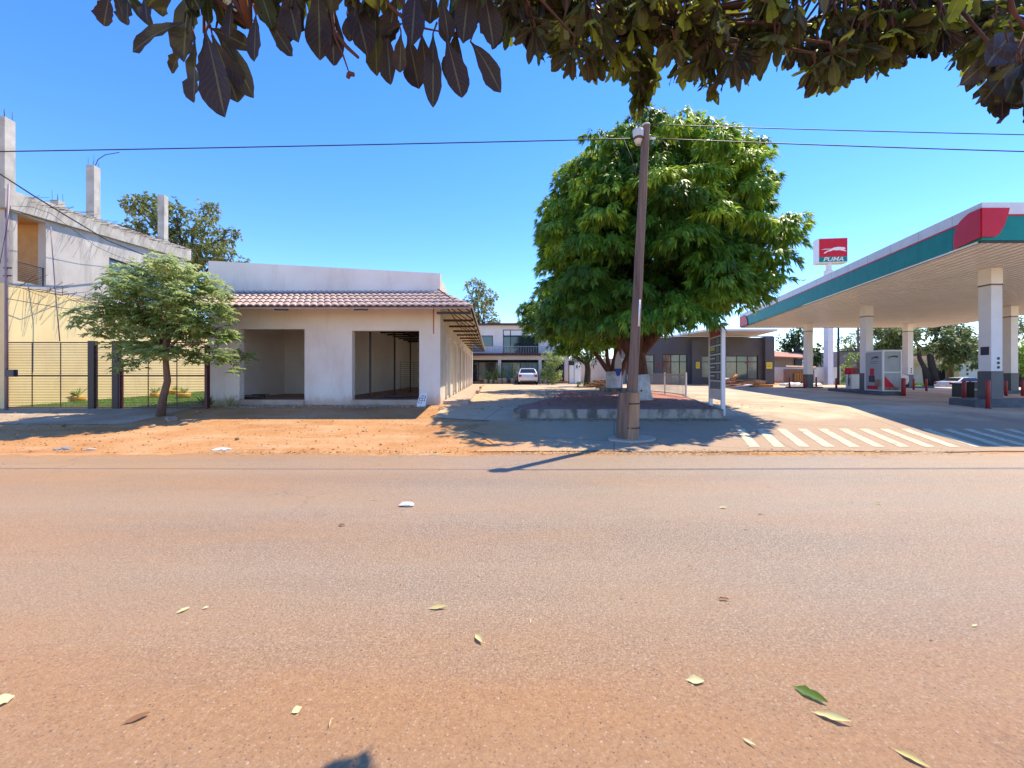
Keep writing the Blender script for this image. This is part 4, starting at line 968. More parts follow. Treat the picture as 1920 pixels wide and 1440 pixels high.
mb = MB(); mb.tube([(X(1165, 20.5), 20.53, .5), (X(1166.5, 20.5), 20.53, Z(692, 20.5)), (X(1164, 20.5), 20.53, Z(670, 20.5)), (X(1159, 20.5), 20.53, Z(658, 20.5))], .012, 5); mb.build('pole', M['black'], fl)
# metal railing behind the trunk
rl = thing('bar_railing', (7.6, 17.6, .53), 'low galvanised bar railing right of the huge mango trunk', 'railing')
pts = [(7.66, 17.6), (7.72, 20.2), (7.6, 22.6), (6.9, 24.2)]
for i in range(len(pts) - 1):
    p, q = Vector(pts[i]), Vector(pts[i + 1]); u = (q - p); L_ = u.length; u /= L_; mb = MB(); zb_ = .6
    mb.obox(p, u, 0, L_, -.015, .015, 1.50, 1.55); mb.obox(p, u, 0, L_, -.015, .015, .62, .66)
    s = .12
    while s < L_: mb.obox(p, u, s, s + .018, -.009, .009, .66, 1.60); s += .14
    mb.build('bar_panel', M['grey'], rl)
    mb = MB(); mb.obox(p, u, -.03, .03, -.03, .03, .4, 1.64); mb.build('post', M['whitep'], rl)

# ------------------------------------------------------------ fuel station shop
KY = 38.0
def KX(px): return X(px, KY)
ks = thing('station_shop', (KX(1330), KY, .6), 'charcoal grey station shop with large windows and a thin flat white roof', 'building')
x0, x1 = KX(1195), KX(1432); kz = Z(633, KY)
A = (KX(1208.5) - x0, KX(1227) - x0, .62, Z(665, KY)); B = (KX(1242.5) - x0, KX(1289) - x0, .62, Z(664, KY)); C = (KX(1314) - x0, KX(1337) - x0, Z(709, KY), Z(667, KY)); D = (KX(1361) - x0, KX(1421.5) - x0, Z(711, KY), Z(667, KY))
mb = MB(); wall(mb, (x0, KY), (1, 0), 0, x1 - x0, 0, .3, .2, kz, [A, B, C, D]); mb.box(x0, x0 + .3, KY + .3, KY + 9, .2, kz); mb.box(x1 - .3, x1, KY + .3, KY + 9, .2, kz)
mb.build('wall', M['greywall'], ks)
for a, b in ((1430, 1447), (1294, 1313)):
    mb = MB(); mb.box(KX(a), KX(b), KY - .4, KY + (9 if a == 1430 else -.003), .2, kz + (.05 if a == 1430 else -.3)); mb.build('pier', M['greywall'], ks)
mb = MB(); mb.box(x0 + .3, x1 - .3, KY + 6, KY + 6.2, .5, kz - .02); mb.build('inner_wall', M['cream'], ks)
mb = MB(); mb.box(x0 + .3, x1 - .3, KY + .31, KY + 6, .5, .6); mb.build('floor', M['slab'], ks)
mb = MB(); mb.box(x0 + .3, x1 - .3, KY + .31, KY + 8.9, kz - .1, kz - .005); mb.build('ceiling', M['cream'], ks)
rb = MB(); rb.hexa([(KX(1290), 34.2, Z(620.5, 34.2)), (X(1458, 34.2), 34.2, Z(620.5, 34.2)), (KX(1447), 46, kz + .12), (KX(1240), 46, kz + .12), (KX(1290), 34.2, Z(617, 34.2)), (X(1458, 34.2), 34.2, Z(617, 34.2)), (KX(1447), 46, kz + .3), (KX(1240), 46, kz + .3)])
rb.build('roof', M['soffit'], ks)
mb = MB(); mb.box(x0, KX(1447), KY - .25, KY - .05, kz + .052, kz + .16); mb.build('roof_trim', M['metalw'], ks)
def kglaz(h, panes, ytr, mats, nm='window'):
    a, b = x0 + h[0], x0 + h[1]; f = glazing(a, b, KY + .08, h[2], h[3], panes, mats, ks, nm)
    mb = MB(); mb.box(a + .07, b - .07, KY + .075, KY + .14, Z(ytr, KY) - .03, Z(ytr, KY) + .04); mb.build('transom', M['frame'], f); return f
kglaz(A, [], 678.5, [M['glassg']]); kglaz(B, [.33, .68], 678.5, [M['wood2'], M['glassg'], M['glass2']], 'door'); kglaz(C, [], 678.5, [M['glassg']]); kglaz(D, [.34, .68], 678.5, [M['glassg'], M['glass2'], M['glassg']])
mb = MB()
for (a, b, c_, e) in ((1301, 1308, 679, 691), (1431.5, 1442.5, 679.5, 691.5)):
    mb2 = MB(); mb2.box(KX(a), KX(b), KY - .43, KY - .403, Z(e, KY), Z(c_, KY)); s_ = mb2.build('yellow_notice', M['yel'], ks)
    mb3 = MB()
    for k in range(3): mb3.box(KX(a) + .06, KX(b) - .08, KY - .436, KY - .4305, Z(c_ + 3 + 2.5 * k, KY) - .025, Z(c_ + 3 + 2.5 * k, KY) + .02)
    mb3.build('print_lines', M['orange'], s_)
mb = MB(); mb.box(KX(1231.5), KX(1239), KY - .03, KY - .003, Z(685, KY), Z(682.5, KY)); mb.build('red_notice', M['red'], ks)
mb = MB(); mb.box(KX(1399.5), KX(1405.5), KY + .05, KY + .07, Z(681.5, KY), Z(679, KY)); mb.build('red_sticker', M['red'], ks)
# debris pile
dp = thing('debris_pile', (X(1405, 30), 30, .56), 'pile of old boards and red sheets in front of the station shop', 'debris')
r = random.Random(8)
def dboards(name, m, lst):
    mb = MB()
    for (pa, pb, z0_, z1_, dy) in lst:
        mb.obox((X(pa, 30), 30 + dy), (1, 0), 0, X(pb, 30) - X(pa, 30), 0, r.uniform(.8, 1.4), z0_, z1_, z0_ + r.uniform(-.03, .1), z1_ + r.uniform(-.03, .1))
    mb.build(name, m, dp)
dboards('old_boards', M['wood2'], [(1364, 1432, .5, .62, 0), (1375, 1446, .66, .74, .1), (1392, 1440, .78, .86, .3), (1400, 1448, .9, .98, .5), (1366, 1440, 1.0, 1.08, .7)])
dboards('red_sheets', M['roofred'], [(1362, 1392, .72, .78, -.1), (1366, 1384, .88, .98, .2), (1368, 1398, .52, .6, -.3)])
dboards('pale_offcuts', M['whitep'], [(1376, 1400, .60, .66, -.4), (1395, 1412, .68, .73, -.3), (1362, 1375, 1.1, 1.16, .5)])
dboards('tan_boxes', M['orange'], [(1407, 1419, .6, .8, -.35), (1420, 1446, .55, .75, -.25)])
mb = MB(); mb.tube([P(1371, 714, 30.4), P(1382, 703, 30.4)], .12, 4); mb.build('leaning_board', M['orange'], dp)

# ------------------------------------------------------------ price pylon
pa, pb = Vector((X(1355.5, 12.0), 12.0)), Vector((X(1332.5, 13.35), 13.35))
pu = (pb - pa).normalized(); pL = (pb - pa).length; PT = 3.12
py_ = thing('price_pylon', (pa.x, pa.y, .35), 'tall narrow fuel price sign with white posts at the right end of the raised bed', 'price sign')
for s in (0, pL):
    mb = MB(); mb.obox(pa, pu, s - .055, s + .055, -.055, .055, .2, PT); mb.build('post', M['metalw'], py_, bevel=.008)
def pz(t): return PT - .02 - t * (PT - 1.1)      # t 0..1 down the panel stack
a0, a1 = .06, pL - .06
mb = MB(); mb.obox(pa, pu, a0, a1, -.03, .03, pz(.165), pz(0)); hp = mb.build('header_panel', M['red'], py_)
rows = []
for k in range(5):
    t0 = .185 + k * .137; t1 = t0 + .118
    mb = MB(); mb.obox(pa, pu, a0, a1, -.03, .03, pz(t1), pz(t0)); rows.append((mb.build('price_row', M['navy'], py_), (t0 + t1) / 2))
mb = MB()
for k in range(6):
    t = .165 + k * .137; mb.obox(pa, pu, a0, a1, -.035, .035, pz(t + .02), pz(t + .001))
mb.build('divider', M['metalw'], py_)
mb = MB(); mb.obox(pa, pu, a0, a1, -.028, .028, pz(.99), pz(.87)); mb.build('blank_panel', M['greyb'], py_)
mb = MB(); mb.obox(pa, pu, a0, a1, -.026, .026, pz(1.15), pz(.995)); mb.build('lower_panel', M['metalw'], py_)
# viewed face is the +t side (left normal of pu points to -x)
pn = Vector((-pu.y, pu.x, 0)); exv = Vector((-pu.x, -pu.y, 0))
def ppt(s, z, off=.034): q = Vector((pa.x, pa.y, 0)) + Vector((pu.x, pu.y, 0)) * s + pn * off; return (q.x, q.y, z)
CAT = [(-1.0, .10), (-.62, .17), (-.15, .16), (.05, .24), (.35, .29), (.68, .26), (.86, .25), (.95, .17), (.90, .09), (.78, .10), (.98, -.02), (1.0, -.09), (.82, -.03), (.5, .04), (.2, .03), (.0, .06), (-.18, -.02), (-.42, -.05), (-.62, -.17), (-.74, -.19), (-.70, -.11), (-.42, .03), (-.18, .11), (-.6, .12)]
def cat(name, pos, ex, ez, s, m, parent):
    ex = Vector(ex).normalized(); ez = Vector(ez).normalized(); nn = ex.cross(ez)
    mb = MB(); mb.prism([(x * s, y * s * 1.1) for x, y in CAT], Vector(pos), ex, ez, nn, .012); return mb.build(name, m, parent)
cat('leaping_cat_emblem', ppt(.55 * pL - .35, pz(.085)), exv, (0, 0, 1), .28, M['whitep'], hp)
pill = [M['red'], M['yel'], M['whitep'], M['whitep'], M['whitep']]
for k, (rw, t) in enumerate(rows):
    z = pz(t); hh = .05 if k < 2 else .02
    mb = MB(); mb.obox(pa, pu, pL * .56, pL * .93, .031, .036, z + .0, z + 2 * hh); mb.build('grade_label', pill[k], rw)
    mb = MB(); mb.obox(pa, pu, pL * .62, pL * .9, .031, .035, z - .06, z - .045); mb.build('small_print', M['grey'], rw)
    text('price_digits', '0000', .24, M['grey'], rw, ppt(pL * .30, z), exv, (0, 0, 1), 0, .002, .002, .72)

# ------------------------------------------------------------ fuel canopy
SZ, TZ = 5.18, 6.20; KU = .255
c0, c1, c2_, c3 = Vector((12.68, 10.8)), Vector((27.6, 10.8)), Vector((32.9, 31.3)), Vector((17.9, 31.3))
cn = thing('fuel_canopy', (22, 21, .52), 'large fuel station canopy with a white, red and teal band and a slatted underside', 'canopy')
side = (c3 - c0).normalized()
mb = MB(); ns = 52
for i in range(ns):
    t0 = i / ns; t1 = (i + .90) / ns
    a, b = c0.lerp(c1, t0), c0.lerp(c1, t1); e, f = c3.lerp(c2_, t1), c3.lerp(c2_, t0)
    dz = .012 * (i % 2) * 0
    mb.hexa([(a.x, a.y + .1, SZ - .035), (b.x, b.y + .1, SZ - .01), (e.x, e.y - .1, SZ - .01), (f.x, f.y - .1, SZ - .035), (a.x, a.y + .1, SZ + .01), (b.x, b.y + .1, SZ + .01), (e.x, e.y - .1, SZ + .01), (f.x, f.y - .1, SZ + .01)])
mb.build('soffit_slats', M['soffit'], cn)
def ring(z0, z1, grow, m, name, cap=False):
    cs = [c0, c1, c2_, c3]; ctr = sum(cs, Vector((0, 0))) / 4
    out = [Vector((p.x + (grow if p.x > ctr.x else -grow) * (1 if p in (c1, c2_) else 1), p.y + (grow if p.y > ctr.y else -grow))) for p in cs]
    mb = MB(); n = 4; inn = [Vector((p.x + (-.12 if p.x > ctr.x + 0 or p in (c1, c2_) else .12), p.y + (-.12 if p.y > ctr.y else .12))) for p in cs]
    vs = [(p.x, p.y, z0) for p in out] + [(p.x, p.y, z1) for p in out] + [(p.x, p.y, z0) for p in inn] + [(p.x, p.y, z1) for p in inn]
    fs = []
    for i in range(4):
        j = (i + 1) % 4; fs += [(i, j, 4 + j, 4 + i), (8 + j, 8 + i, 12 + i, 12 + j), (4 + i, 4 + j, 12 + j, 12 + i), (j, i, 8 + i, 8 + j)]
    mb.add(vs, fs); return mb.build(name, m, cn)
H = TZ - SZ
ring(SZ + .004, SZ + .65 * H, .03, M['teal'], 'teal_band'); ring(SZ + .65 * H, SZ + .69 * H, .045, M['red'], 'red_line'); ring(SZ + .69 * H, TZ, .035, M['fasciaw'], 'white_band')
ring(SZ - .03, SZ + .004, .0, M['black'], 'lower_edge')
mb = MB(); mb.hexa([(c0.x + .12, c0.y + .12, SZ + .1), (c1.x - .12, c1.y + .12, SZ + .1), (c2_.x - .12, c2_.y - .12, SZ + .1), (c3.x + .12, c3.y - .12, SZ + .1), (c0.x + .12, c0.y + .12, TZ - .1), (c1.x - .12, c1.y + .12, TZ - .1), (c2_.x - .12, c2_.y - .12, TZ - .1), (c3.x + .12, c3.y - .12, TZ - .1)])
mb.build('roof_deck', M['greyb'], cn)
# red corner wraps
def wrap(corner, dirs, ln, name='red_corner'):
    mb = MB()
    for (ux, uy), nx_, ny_ in dirs:
        prof = [(0, 0), (.62 * ln, 0), (.80 * ln, .22 * H), (.93 * ln, .48 * H), (1.0 * ln, .70 * H), (1.08 * ln, .80 * H), (0, .80 * H)]
        o = Vector((corner.x + nx_ * .05, corner.y + ny_ * .05, SZ + .01)); mb.prism(prof, o, (ux, uy, 0), (0, 0, 1), (nx_, ny_, 0), .03)
    return mb.build(name, M['red'], cn)
sl = Vector((KU, 1)).normalized(); nl = (-sl.y, sl.x)
mb = MB()
# front face piece (curve sweeps right) and flank piece (curve sweeps back)
front = [(-.085, .06), (.27, .06), (.40, .16 * H), (.53, .40 * H), (.62, .66 * H), (.66, .82 * H), (-.085, .82 * H)]
mb.prism(front, (c0.x, c0.y - .05, SZ + .02), (1, 0, 0), (0, 0, 1), (0, -1, 0), .035)
flank = [(-.07, .06), (.80, .0), (.80, .3 * H), (.72, .6 * H), (.55, .72 * H), (.30, .82 * H), (-.07, .82 * H)]
mb.prism(flank, (c0.x + nl[0] * .05, c0.y + nl[1] * .05, SZ + .02), (sl.x, sl.y, 0), (0, 0, 1), (nl[0], nl[1], 0), .035)
mb.build('red_corner', M['red'], cn)
mb = MB()
flank = [(0, 0), (-1.9, 0), (-1.8, .3 * H), (-1.5, .62 * H), (-1.1, .79 * H), (0, .79 * H)]
mb.prism(flank, (c3.x + nl[0] * .05, c3.y + nl[1] * .05, SZ + .02), (sl.x, sl.y, 0), (0, 0, 1), (nl[0], nl[1], 0), .035); mb.build('red_corner', M['red'], cn)
# columns: parts of the canopy
def column(x, y, s, base, dots=True, plate=False):
    mb = MB(); mb.box(x, x + s, y, y + s, base + .95, SZ - .02); c = mb.build('column', M['metalw'], cn, bevel=.012)
    mb = MB(); mb.box(x - .012, x + s + .012, y - .012, y + s + .012, base - .3, base + .95); mb.build('painted_base', M['slate'], c)
    mb = MB(); mb.box(x - .008, x + s + .008, y - .008, y + s + .008, SZ - .62, SZ - .57); mb.build('joint_band', M['wood'], c)
    mb = MB(); mb.box(x - .006, x + s + .006, y - .006, y + s + .006, SZ - .57, SZ - .03); mb.build('upper_sleeve', M['soffit'], c)
    if dots:
        mb = MB()
        for k in range(3): mb.prism([(.05 * math.cos(a), .05 * math.sin(a)) for a in np.linspace(0, 2 * math.pi, 10, endpoint=False)], (x + s * .62, y - .002, base + 1.08 + .15 * k), (1, 0, 0), (0, 0, 1), (0, -1, 0), .006)
        mb.build('round_sticker', M['black'], c)
    if plate:
        mb = MB(); mb.box(x - .012, x - .002, y + .06, y + .30, base + 1.5, base + 1.78); pl = mb.build('notice_plate', M['navy'], c)
    return c
column(16.08, 13.42, .38, .72, True, True); column(18.5, 20.9, .38, .66, False); column(20.9, 28.3, .40, .58, False); column(26.2, 21.0, .38, .66, False); column(28.1, 28.4, .40, .56, True); column(24.2, 13.5, .38, .7)
# islands
def island(name, pts, z0, z1, lab):
    mb = MB(); n = len(pts); mb.add([(x, y, z0) for x, y in pts] + [(x, y, z1) for x, y in pts], [tuple(range(n))[::-1], tuple(range(n, 2 * n))] + [(i, (i + 1) % n, n + (i + 1) % n, n + i) for i in range(n)])
    return tag(mb.build(name, M['islandm'], None, (pts[0][0], pts[0][1], .5), bevel=.03), lab, 'kerb island', 'pump islands under the canopy')
island('pump_island', [(15.35, 13.25), (19.5, 13.25), (19.7, 14.3), (15.6, 14.3)], .3, .73, 'dark concrete island under the nearest canopy column')
island('pump_island', [(17.95, 19.4), (19.1, 19.4), (20.3, 24.2), (19.1, 24.2)], .3, .70, 'dark concrete island carrying the advert cabinet and the pump')
island('pump_island', [(19.6, 28.0), (21.8, 28.0), (21.9, 29.0), (19.8, 29.0)], .3, .66, 'dark concrete island under the farthest left canopy column')
island('pump_island', [(27.6, 28.0), (29.6, 28.0), (29.8, 29.2), (27.8, 29.2)], .3, .66, 'dark concrete island under the far right canopy column')
island('pump_island', [(25.6, 20.9), (28.5, 20.9), (28.7, 21.8), (25.9, 21.8)], .3, .70, 'dark concrete island at the right picture edge under the canopy')
# bollards
bl_ = [(1480.4, 707, 728.5, 'thin red bollard left of the farthest left canopy column'), (1509, 707, 729, 'red bollard right before the farthest left canopy column'), (1530.5, 707, 728.5, 'thin red bollard right of the farthest left canopy column'), (1568, 709, 734, 'red bollard standing before the foot of the tall sign pole'),
       (1658, 708, 741, 'red bollard before the advert cabinet corner'), (1694, 709, 742, 'thick red bollard right of the advert cabinet'), (1713, 710, 731.5, 'red bollard before the far right canopy column base'), (1737, 710, 734, 'red bollard standing alone right of the far right canopy column'),
       (1807.5, 713, 755.5, 'tall red bollard just left of the nearest canopy column'), (1819, 713, 737, 'small red bollard behind the waste bin'), (1852.5, 713, 758.5, 'tall red bollard in front of the nearest canopy column base'), (1886, 714, 742, 'red bollard just right of the nearest canopy column'), (1917.5, 714, 742, 'red bollard at the right edge of the picture')]
for px, yt, yb, lab in bl_:
    d = 1.075 * FPX / (yb - 700); d = min(d, 29.5); x = X(px, d); z = Gf(x, d); zt = Z(yt, d)
    if px in (1852.5,): d = 13.1; x = X(px, d); z = Gf(x, d); zt = Z(yt, d)
    t = thing('bollard', (x, d, z), lab, 'bollard', 'red bollards of the fuel station'); r_ = .055 if px != 1694 else .085
    mb = MB(); mb.lathe((x, d, z), [(r_, -.1), (r_, zt - z - .02), (r_ * .8, zt - z)], 14); mb.build('post', M['redp'], t)
    mb = MB(); mb.lathe((x, d, z), [(r_ * 1.6, -.05), (r_ * 1.6, .022), (r_ * 1.4, .03)], 14); mb.build('base_plate', M['slate'], t)
# advert cabinet
ac = thing('advert_cabinet', (18.6, 20, .7), 'pale grey advert cabinet with white frame, logo and red triangle on the pump island', 'cabinet')
x0, x1, y0, y1, z0, z1 = 18.12, 19.02, 19.55, 20.85, .72, 2.72
mb = MB(); mb.hexa([(x0, y0, z0), (x1, y0, z0), (x1 + .3, y1, z0), (x0 + .3, y1, z0), (x0, y0, z1), (x1, y0, z1), (x1 + .3, y1, z1), (x0 + .3, y1, z1)]); mb.build('body', M['grey'], ac)
mb = MB(); w_ = .05
mb.box(x0 - .02, x0 + w_, y0 - .03, y0 + .03, z0, z1 + .03); mb.box(x1 - w_, x1 + .02, y0 - .03, y0 + .03, z0, z1 + .03)
mb.box(x0 + w_, x1 - w_, y0 - .03, y0 - .003, z1 - .05, z1 + .03); mb.box(x0 + w_, x1 - w_, y0 - .03, y0 - .003, z0, z0 + .05); mb.box(x0 + w_, x1 - w_, y0 - .03, y0 - .003, 1.62, 1.68)
su = Vector((.3, 1.3)).normalized(); sL = math.hypot(.3, 1.3)
for a, b in ((sL - w_, sL + .02),): mb.obox((x0, y0), su, a, b, .001, .03, z0, z1 + .03)
mb.obox((x0, y0), su, .03, sL - w_, .001, .03, z1 - .05, z1 + .03); mb.obox((x0, y0), su, .03, sL - w_, .001, .03, z0, z0 + .04)
mb.build('frame', M['metalw'], ac)
mb = MB(); mb.prism([(.06, .06), (.72, .06), (.06, .78)], (x0, y0 - .003, z0), (1, 0, 0), (0, 0, 1), (0, -1, 0), .008)
mb.prism([(.35, .05), (1.25, .05), (1.0, .55), (.9, .5)], (x0 - .003, y0, z0), (su.x, su.y, 0), (0, 0, 1), (-su.y, su.x, 0), .008) if False else None
mb.build('red_triangle', M['red'], ac)
mb = MB(); mb.box(x0 + .10, x1 - .08, y0 - .014, y0 - .0115, z0 + .06, z0 + .2); mb.build('tan_strip', M['wood2'], ac)
cat('leaping_cat_emblem', (x0 + .45, y0 - .006, 2.38), (1, 0, 0), (0, 0, 1), .30, M['black'], ac)
sn = Vector((-su.y, su.x, 0)); sex = Vector((-su.x, -su.y, 0))
def sp(s, z, o=.006): q = Vector((x0, y0, 0)) + Vector((su.x, su.y, 0)) * s + sn * o; return (q.x, q.y, z)
cat('leaping_cat_emblem', sp(.62, 2.36), sex, (0, 0, 1), .30, M['black'], ac)
mb = MB()
for z in (2.18, 2.1): mb.obox((x0, y0), su, .35, .95, .002, .008, z, z + .02)
mb.build('text_lines', M['slate'], ac)
mb = MB(); mb.obox((x0, y0), su, .65, .95, .002, .01, 1.5, 1.85); mb.obox((x0, y0), su, .35, 1.15, .011, .016, .8, .98); mb.build('red_picture', M['red'], ac)
mb = MB(); mb.obox((x0, y0), su, .6, 1.05, .002, .012, 1.15, 1.49); mb.build('dark_picture', M['navy'], ac)
mb = MB(); mb.obox((x0, y0), su, .08, .58, .002, .01, .95, 1.3); mb.build('tan_picture', M['wood2'], ac)
# fuel dispenser
fd = thing('fuel_dispenser', (X(1602, 23.4), 23.4, .7), 'white fuel dispenser with red top and hoses behind the advert cabinet', 'fuel pump')
x = X(1601, 23.4)
mb = MB(); mb.box(x - .32, x + .32, 23.2, 23.6, .7, 1.55); mb.build('body', M['metalw'], fd, bevel=.02)
mb = MB(); mb.box(x - .36, x + .36, 23.17, 23.63, 1.55, 1.92); mb.build('head', M['red'], fd, bevel=.02)
mb = MB(); mb.box(x - .2, x + .2, 23.155, 23.168, 1.62, 1.85); mb.build('display', M['black'], fd)
for s in (-1, 1):
    mb = MB(); mb.tube([(x + s * .37, 23.3, 1.6), (x + s * .5, 23.2, 1.2), (x + s * .45, 23.2, .85), (x + s * .36, 23.3, 1.0), (x + s * .35, 23.3, 1.35)], .018, 6); mb.build('hose', M['black'], fd)
# waste bins by the near column
wb = thing('waste_bin', (X(1805, 18.5), 18.5, .5), 'square slate waste bin behind the tall red bollard', 'bin')
mb = MB(); x = X(1805, 18.5); mb.box(x - .24, x + .24, 18.3, 18.75, .5, 1.1); mb.build('body', M['slate'], wb, bevel=.02); mb = MB(); mb.box(x - .26, x + .26, 18.28, 18.77, 1.1, 1.15); mb.build('lid', M['black'], wb, bevel=.01)
wb = thing('windscreen_service_box', (X(1829, 17.5), 17.5, .5), 'wide black service box between the bollards left of the nearest column', 'box')
mb = MB(); x = X(1829, 17.8); mb.box(x - .28, x + .5, 17.6, 18.0, .5, 1.22); mb.build('body', M['black'], wb, bevel=.02); mb = MB(); mb.box(x - .28, x + .5, 17.585, 17.6, .86, .92); mb.build('stripe', M['grey'], wb)

# ------------------------------------------------------------ tall brand sign
TY = 41.0; sg = thing('tall_logo_sign', (X(1560, TY), TY, .45), 'red square sign with leaping cat and white lettering on a tall white pole', 'sign')
mb = MB(); mb.box(X(1553.5, TY), X(1564.5, TY), TY + .1, TY + .7, .2, Z(505, TY)); mb.box(X(1556, TY), X(1563, TY), TY + .2, TY + .6, Z(505, TY), Z(492, TY)); mb.build('pole', M['metalw'], sg, bevel=.05)
za, zb_ = Z(492.5, TY), Z(446, TY); a = math.atan2(.9, 3); ue = Vector((math.cos(-.12), math.sin(-.12)))
so = (X(1537.5, TY), TY + .2); W = 2.75
mb = MB(); mb.obox(so, ue, 0, W, 0, .5, za, zb_); mb.obox(so, ue, -.0, W, .5, .9, za, zb_); mb.build('box', M['metalw'], sg, bevel=.02)
mb = MB(); mb.obox(so, ue, .06, W - .05, -.02, -.002, za + .62, zb_ - .06); rp = mb.build('red_face', M['red'], sg)
mb = MB(); mb.obox(so, ue, .06, W - .05, -.02, -.002, za + .1, za + .615); tp = mb.build('teal_face', M['teal'], sg)
e1 = (ue.x, ue.y, 0); nrv = Vector((ue.y, -ue.x, 0))
def sgp(s, z): q = Vector((so[0], so[1], 0)) + Vector(e1) * s + nrv * .025; return (q.x, q.y, z)
cat('leaping_cat_emblem', sgp(W * .5, za + 1.22), e1, (0, 0, 1), 1.22, M['whitep'], rp)
text('lettering', 'PUMA', .60, M['whitep'], tp, sgp(W * .5, za + .35), e1, (0, 0, 1), .25, .006, .01, 1.2)

# ------------------------------------------------------------ things beyond the station
t = thing('red_roof_house', (X(1475, 47), 47, .5), 'low house with red tiled roof behind the white wall', 'house')
mb = MB(); mb.box(X(1440, 47), X(1497, 47), 47, 52, .3, Z(668, 47)); mb.build('wall', M['stone'], t)
mb = MB(); mb.hexa([(X(1435, 46), 46, Z(669, 46)), (X(1506, 46), 46, Z(672, 46)), (X(1503, 50), 50, Z(664, 50)), (X(1438, 50), 50, Z(660, 50)), (X(1435, 46), 46, Z(667, 46)), (X(1506, 46), 46, Z(670, 46)), (X(1503, 50), 50, Z(662, 50)), (X(1438, 50), 50, Z(658, 50))]); mb.build('roof', M['roofred'], t)
mb = MB(); mb.box(X(1491, 46.8), X(1504, 46.8), 46.8, 46.95, .5, Z(672, 46.8)); mb.build('doorway', M['black'], t)
mb = MB(); mb.box(X(1440, 44), X(1576, 44), 44, 44.2, .3, Z(688.5, 44)); tag(mb.build('white_wall', M['white'], None, (X(1500, 44), 44, .4)), 'long white wall beyond the canopy, below the red roofed house', 'wall')
t = thing('plank_kiosk', (X(1505, 42), 42, .5), 'small kiosk with tan sheet roof and orange plank front behind the far canopy column', 'kiosk')
mb = MB(); mb.hexa([(X(1474, 41), 41, Z(689, 41)), (X(1530, 41), 41, Z(691, 41)), (X(1530, 43), 43, Z(688, 43)), (X(1474, 43), 43, Z(686, 43)), (X(1474, 41), 41, Z(687.6, 41)), (X(1530, 41), 41, Z(689.6, 41)), (X(1530, 43), 43, Z(686.8, 43)), (X(1474, 43), 43, Z(684.8, 43))]); mb.build('roof', M['log'], t)
mb = MB(); mb.box(X(1481, 42), X(1527, 42), 42, 43, .4, Z(692, 42)); mb.build('wall', M['stone'], t)
mb = MB()
for k in range(8): px = 1490 + k * 4.6; mb.box(X(px, 41.8), X(px + 3.6, 41.8), 41.8, 41.86, .6, Z(699, 41.8))
mb.build('plank_front', M['orange'], t)
t = thing('white_block_house', (X(1556, 60), 60, .5), 'plain white two storey house far behind the tall sign pole', 'house')
mb = MB(); mb.box(X(1538, 60), X(1580, 60), 60, 66, .3, Z(661, 60)); mb.build('wall', M['white'], t); mb = MB(); mb.box(X(1542.5, 60), X(1547, 60), 59.95, 59.99, Z(683, 60), Z(672, 60)); mb.build('window', M['black'], t)
t = thing('grey_block_building', (X(1590, 56), 56, .5), 'grey windowless block building behind the bright young tree', 'building')
mb = MB(); mb.box(X(1572, 56), X(1612, 56), 56, 62, .3, Z(659, 56)); mb.build('wall', M['greyb'], t)
mb = MB(); mb.hexa([(X(1570, 55.8), 55.8, Z(660, 56)), (X(1614, 55.8), 55.8, Z(658, 56)), (X(1614, 62.2), 62.2, Z(658, 56)), (X(1570, 62.2), 62.2, Z(660, 56)), (X(1570, 55.8), 55.8, Z(658, 56)), (X(1614, 55.8), 55.8, Z(656, 56)), (X(1614, 62.2), 62.2, Z(656, 56)), (X(1570, 62.2), 62.2, Z(658, 56))]); mb.build('roof', M['islandm'], t)
t = thing('low_pale_building', (X(1815, 52), 52, .2), 'low pale building with round black stickers behind the silver sedan', 'building')
mb = MB(); mb.box(X(1786, 52), X(1860, 52), 52, 60, .0, Z(666, 52)); mb.build('wall', M['cream'], t)
mb = MB(); mb.box(X(1784, 51.8), X(1862, 51.8), 51.6, 60.3, Z(674, 51.8), Z(665, 51.8)); mb.build('parapet', M['slab'], t)
mb = MB(); mb.box(X(1788, 51.9), X(1799, 51.9), 51.93, 51.99, .6, Z(677, 51.9)); mb.build('window', M['glass'], t)
mb = MB(); mb.box(X(1781, 51.7), X(1787, 51.7), 51.6, 52, .1, Z(676, 51.7)); mb.build('pillar', M['orange'], t)
mb = MB()
for k in range(3): mb.box(X(1813.5, 51.9), X(1817, 51.9), 51.95, 51.99, Z(688.5 + 7.5 * k, 51.9), Z(684 + 7.5 * k, 51.9))
mb.build('round_sticker', M['black'], t)
t = thing('yellow_lean_to', (X(1745, 53), 53, .3), 'dim yellow lean-to building behind the dark leaning trunks', 'building')
mb = MB(); mb.box(X(1690, 53), X(1780, 53), 53, 58, 0, Z(682, 53)); mb.build('wall', M['cream'], t); mb = MB(); mb.box(X(1688, 52.5), X(1782, 52.5), 52.2, 58.3, Z(682, 52.5), Z(679, 52.5)); mb.build('roof', M['yellow'], t)
mb = MB(); mb.box(X(1755, 52.9), X(1778, 52.9), 52.9, 52.98, .3, Z(690, 52.9)); mb.build('opening', M['black'], t)
# verge grass
sheet('verge', np.arange(17, 90, 1.), np.arange(44.3, 51, .5), .02, M['lawn'])
n = 26000; x = rng.uniform(22, 75, n); y = rng.uniform(44.4, 50, n); o = np.stack([x, y, G(x, y)], 1); d = nrm(np.stack([rng.normal(0, .4, n), rng.normal(0, .4, n), np.ones(n)], 1))
me = leaf_mesh('grass', o, d, unit(n), rng.uniform(.12, .3, n), .03, .3 + .7 * rng.random(n), .3, [(0, 1), (.6, .7), (1, .05)])
tag(put('grass', me, L_grass), 'rough grass verge beyond the fuel station', 'grass', kind='stuff')
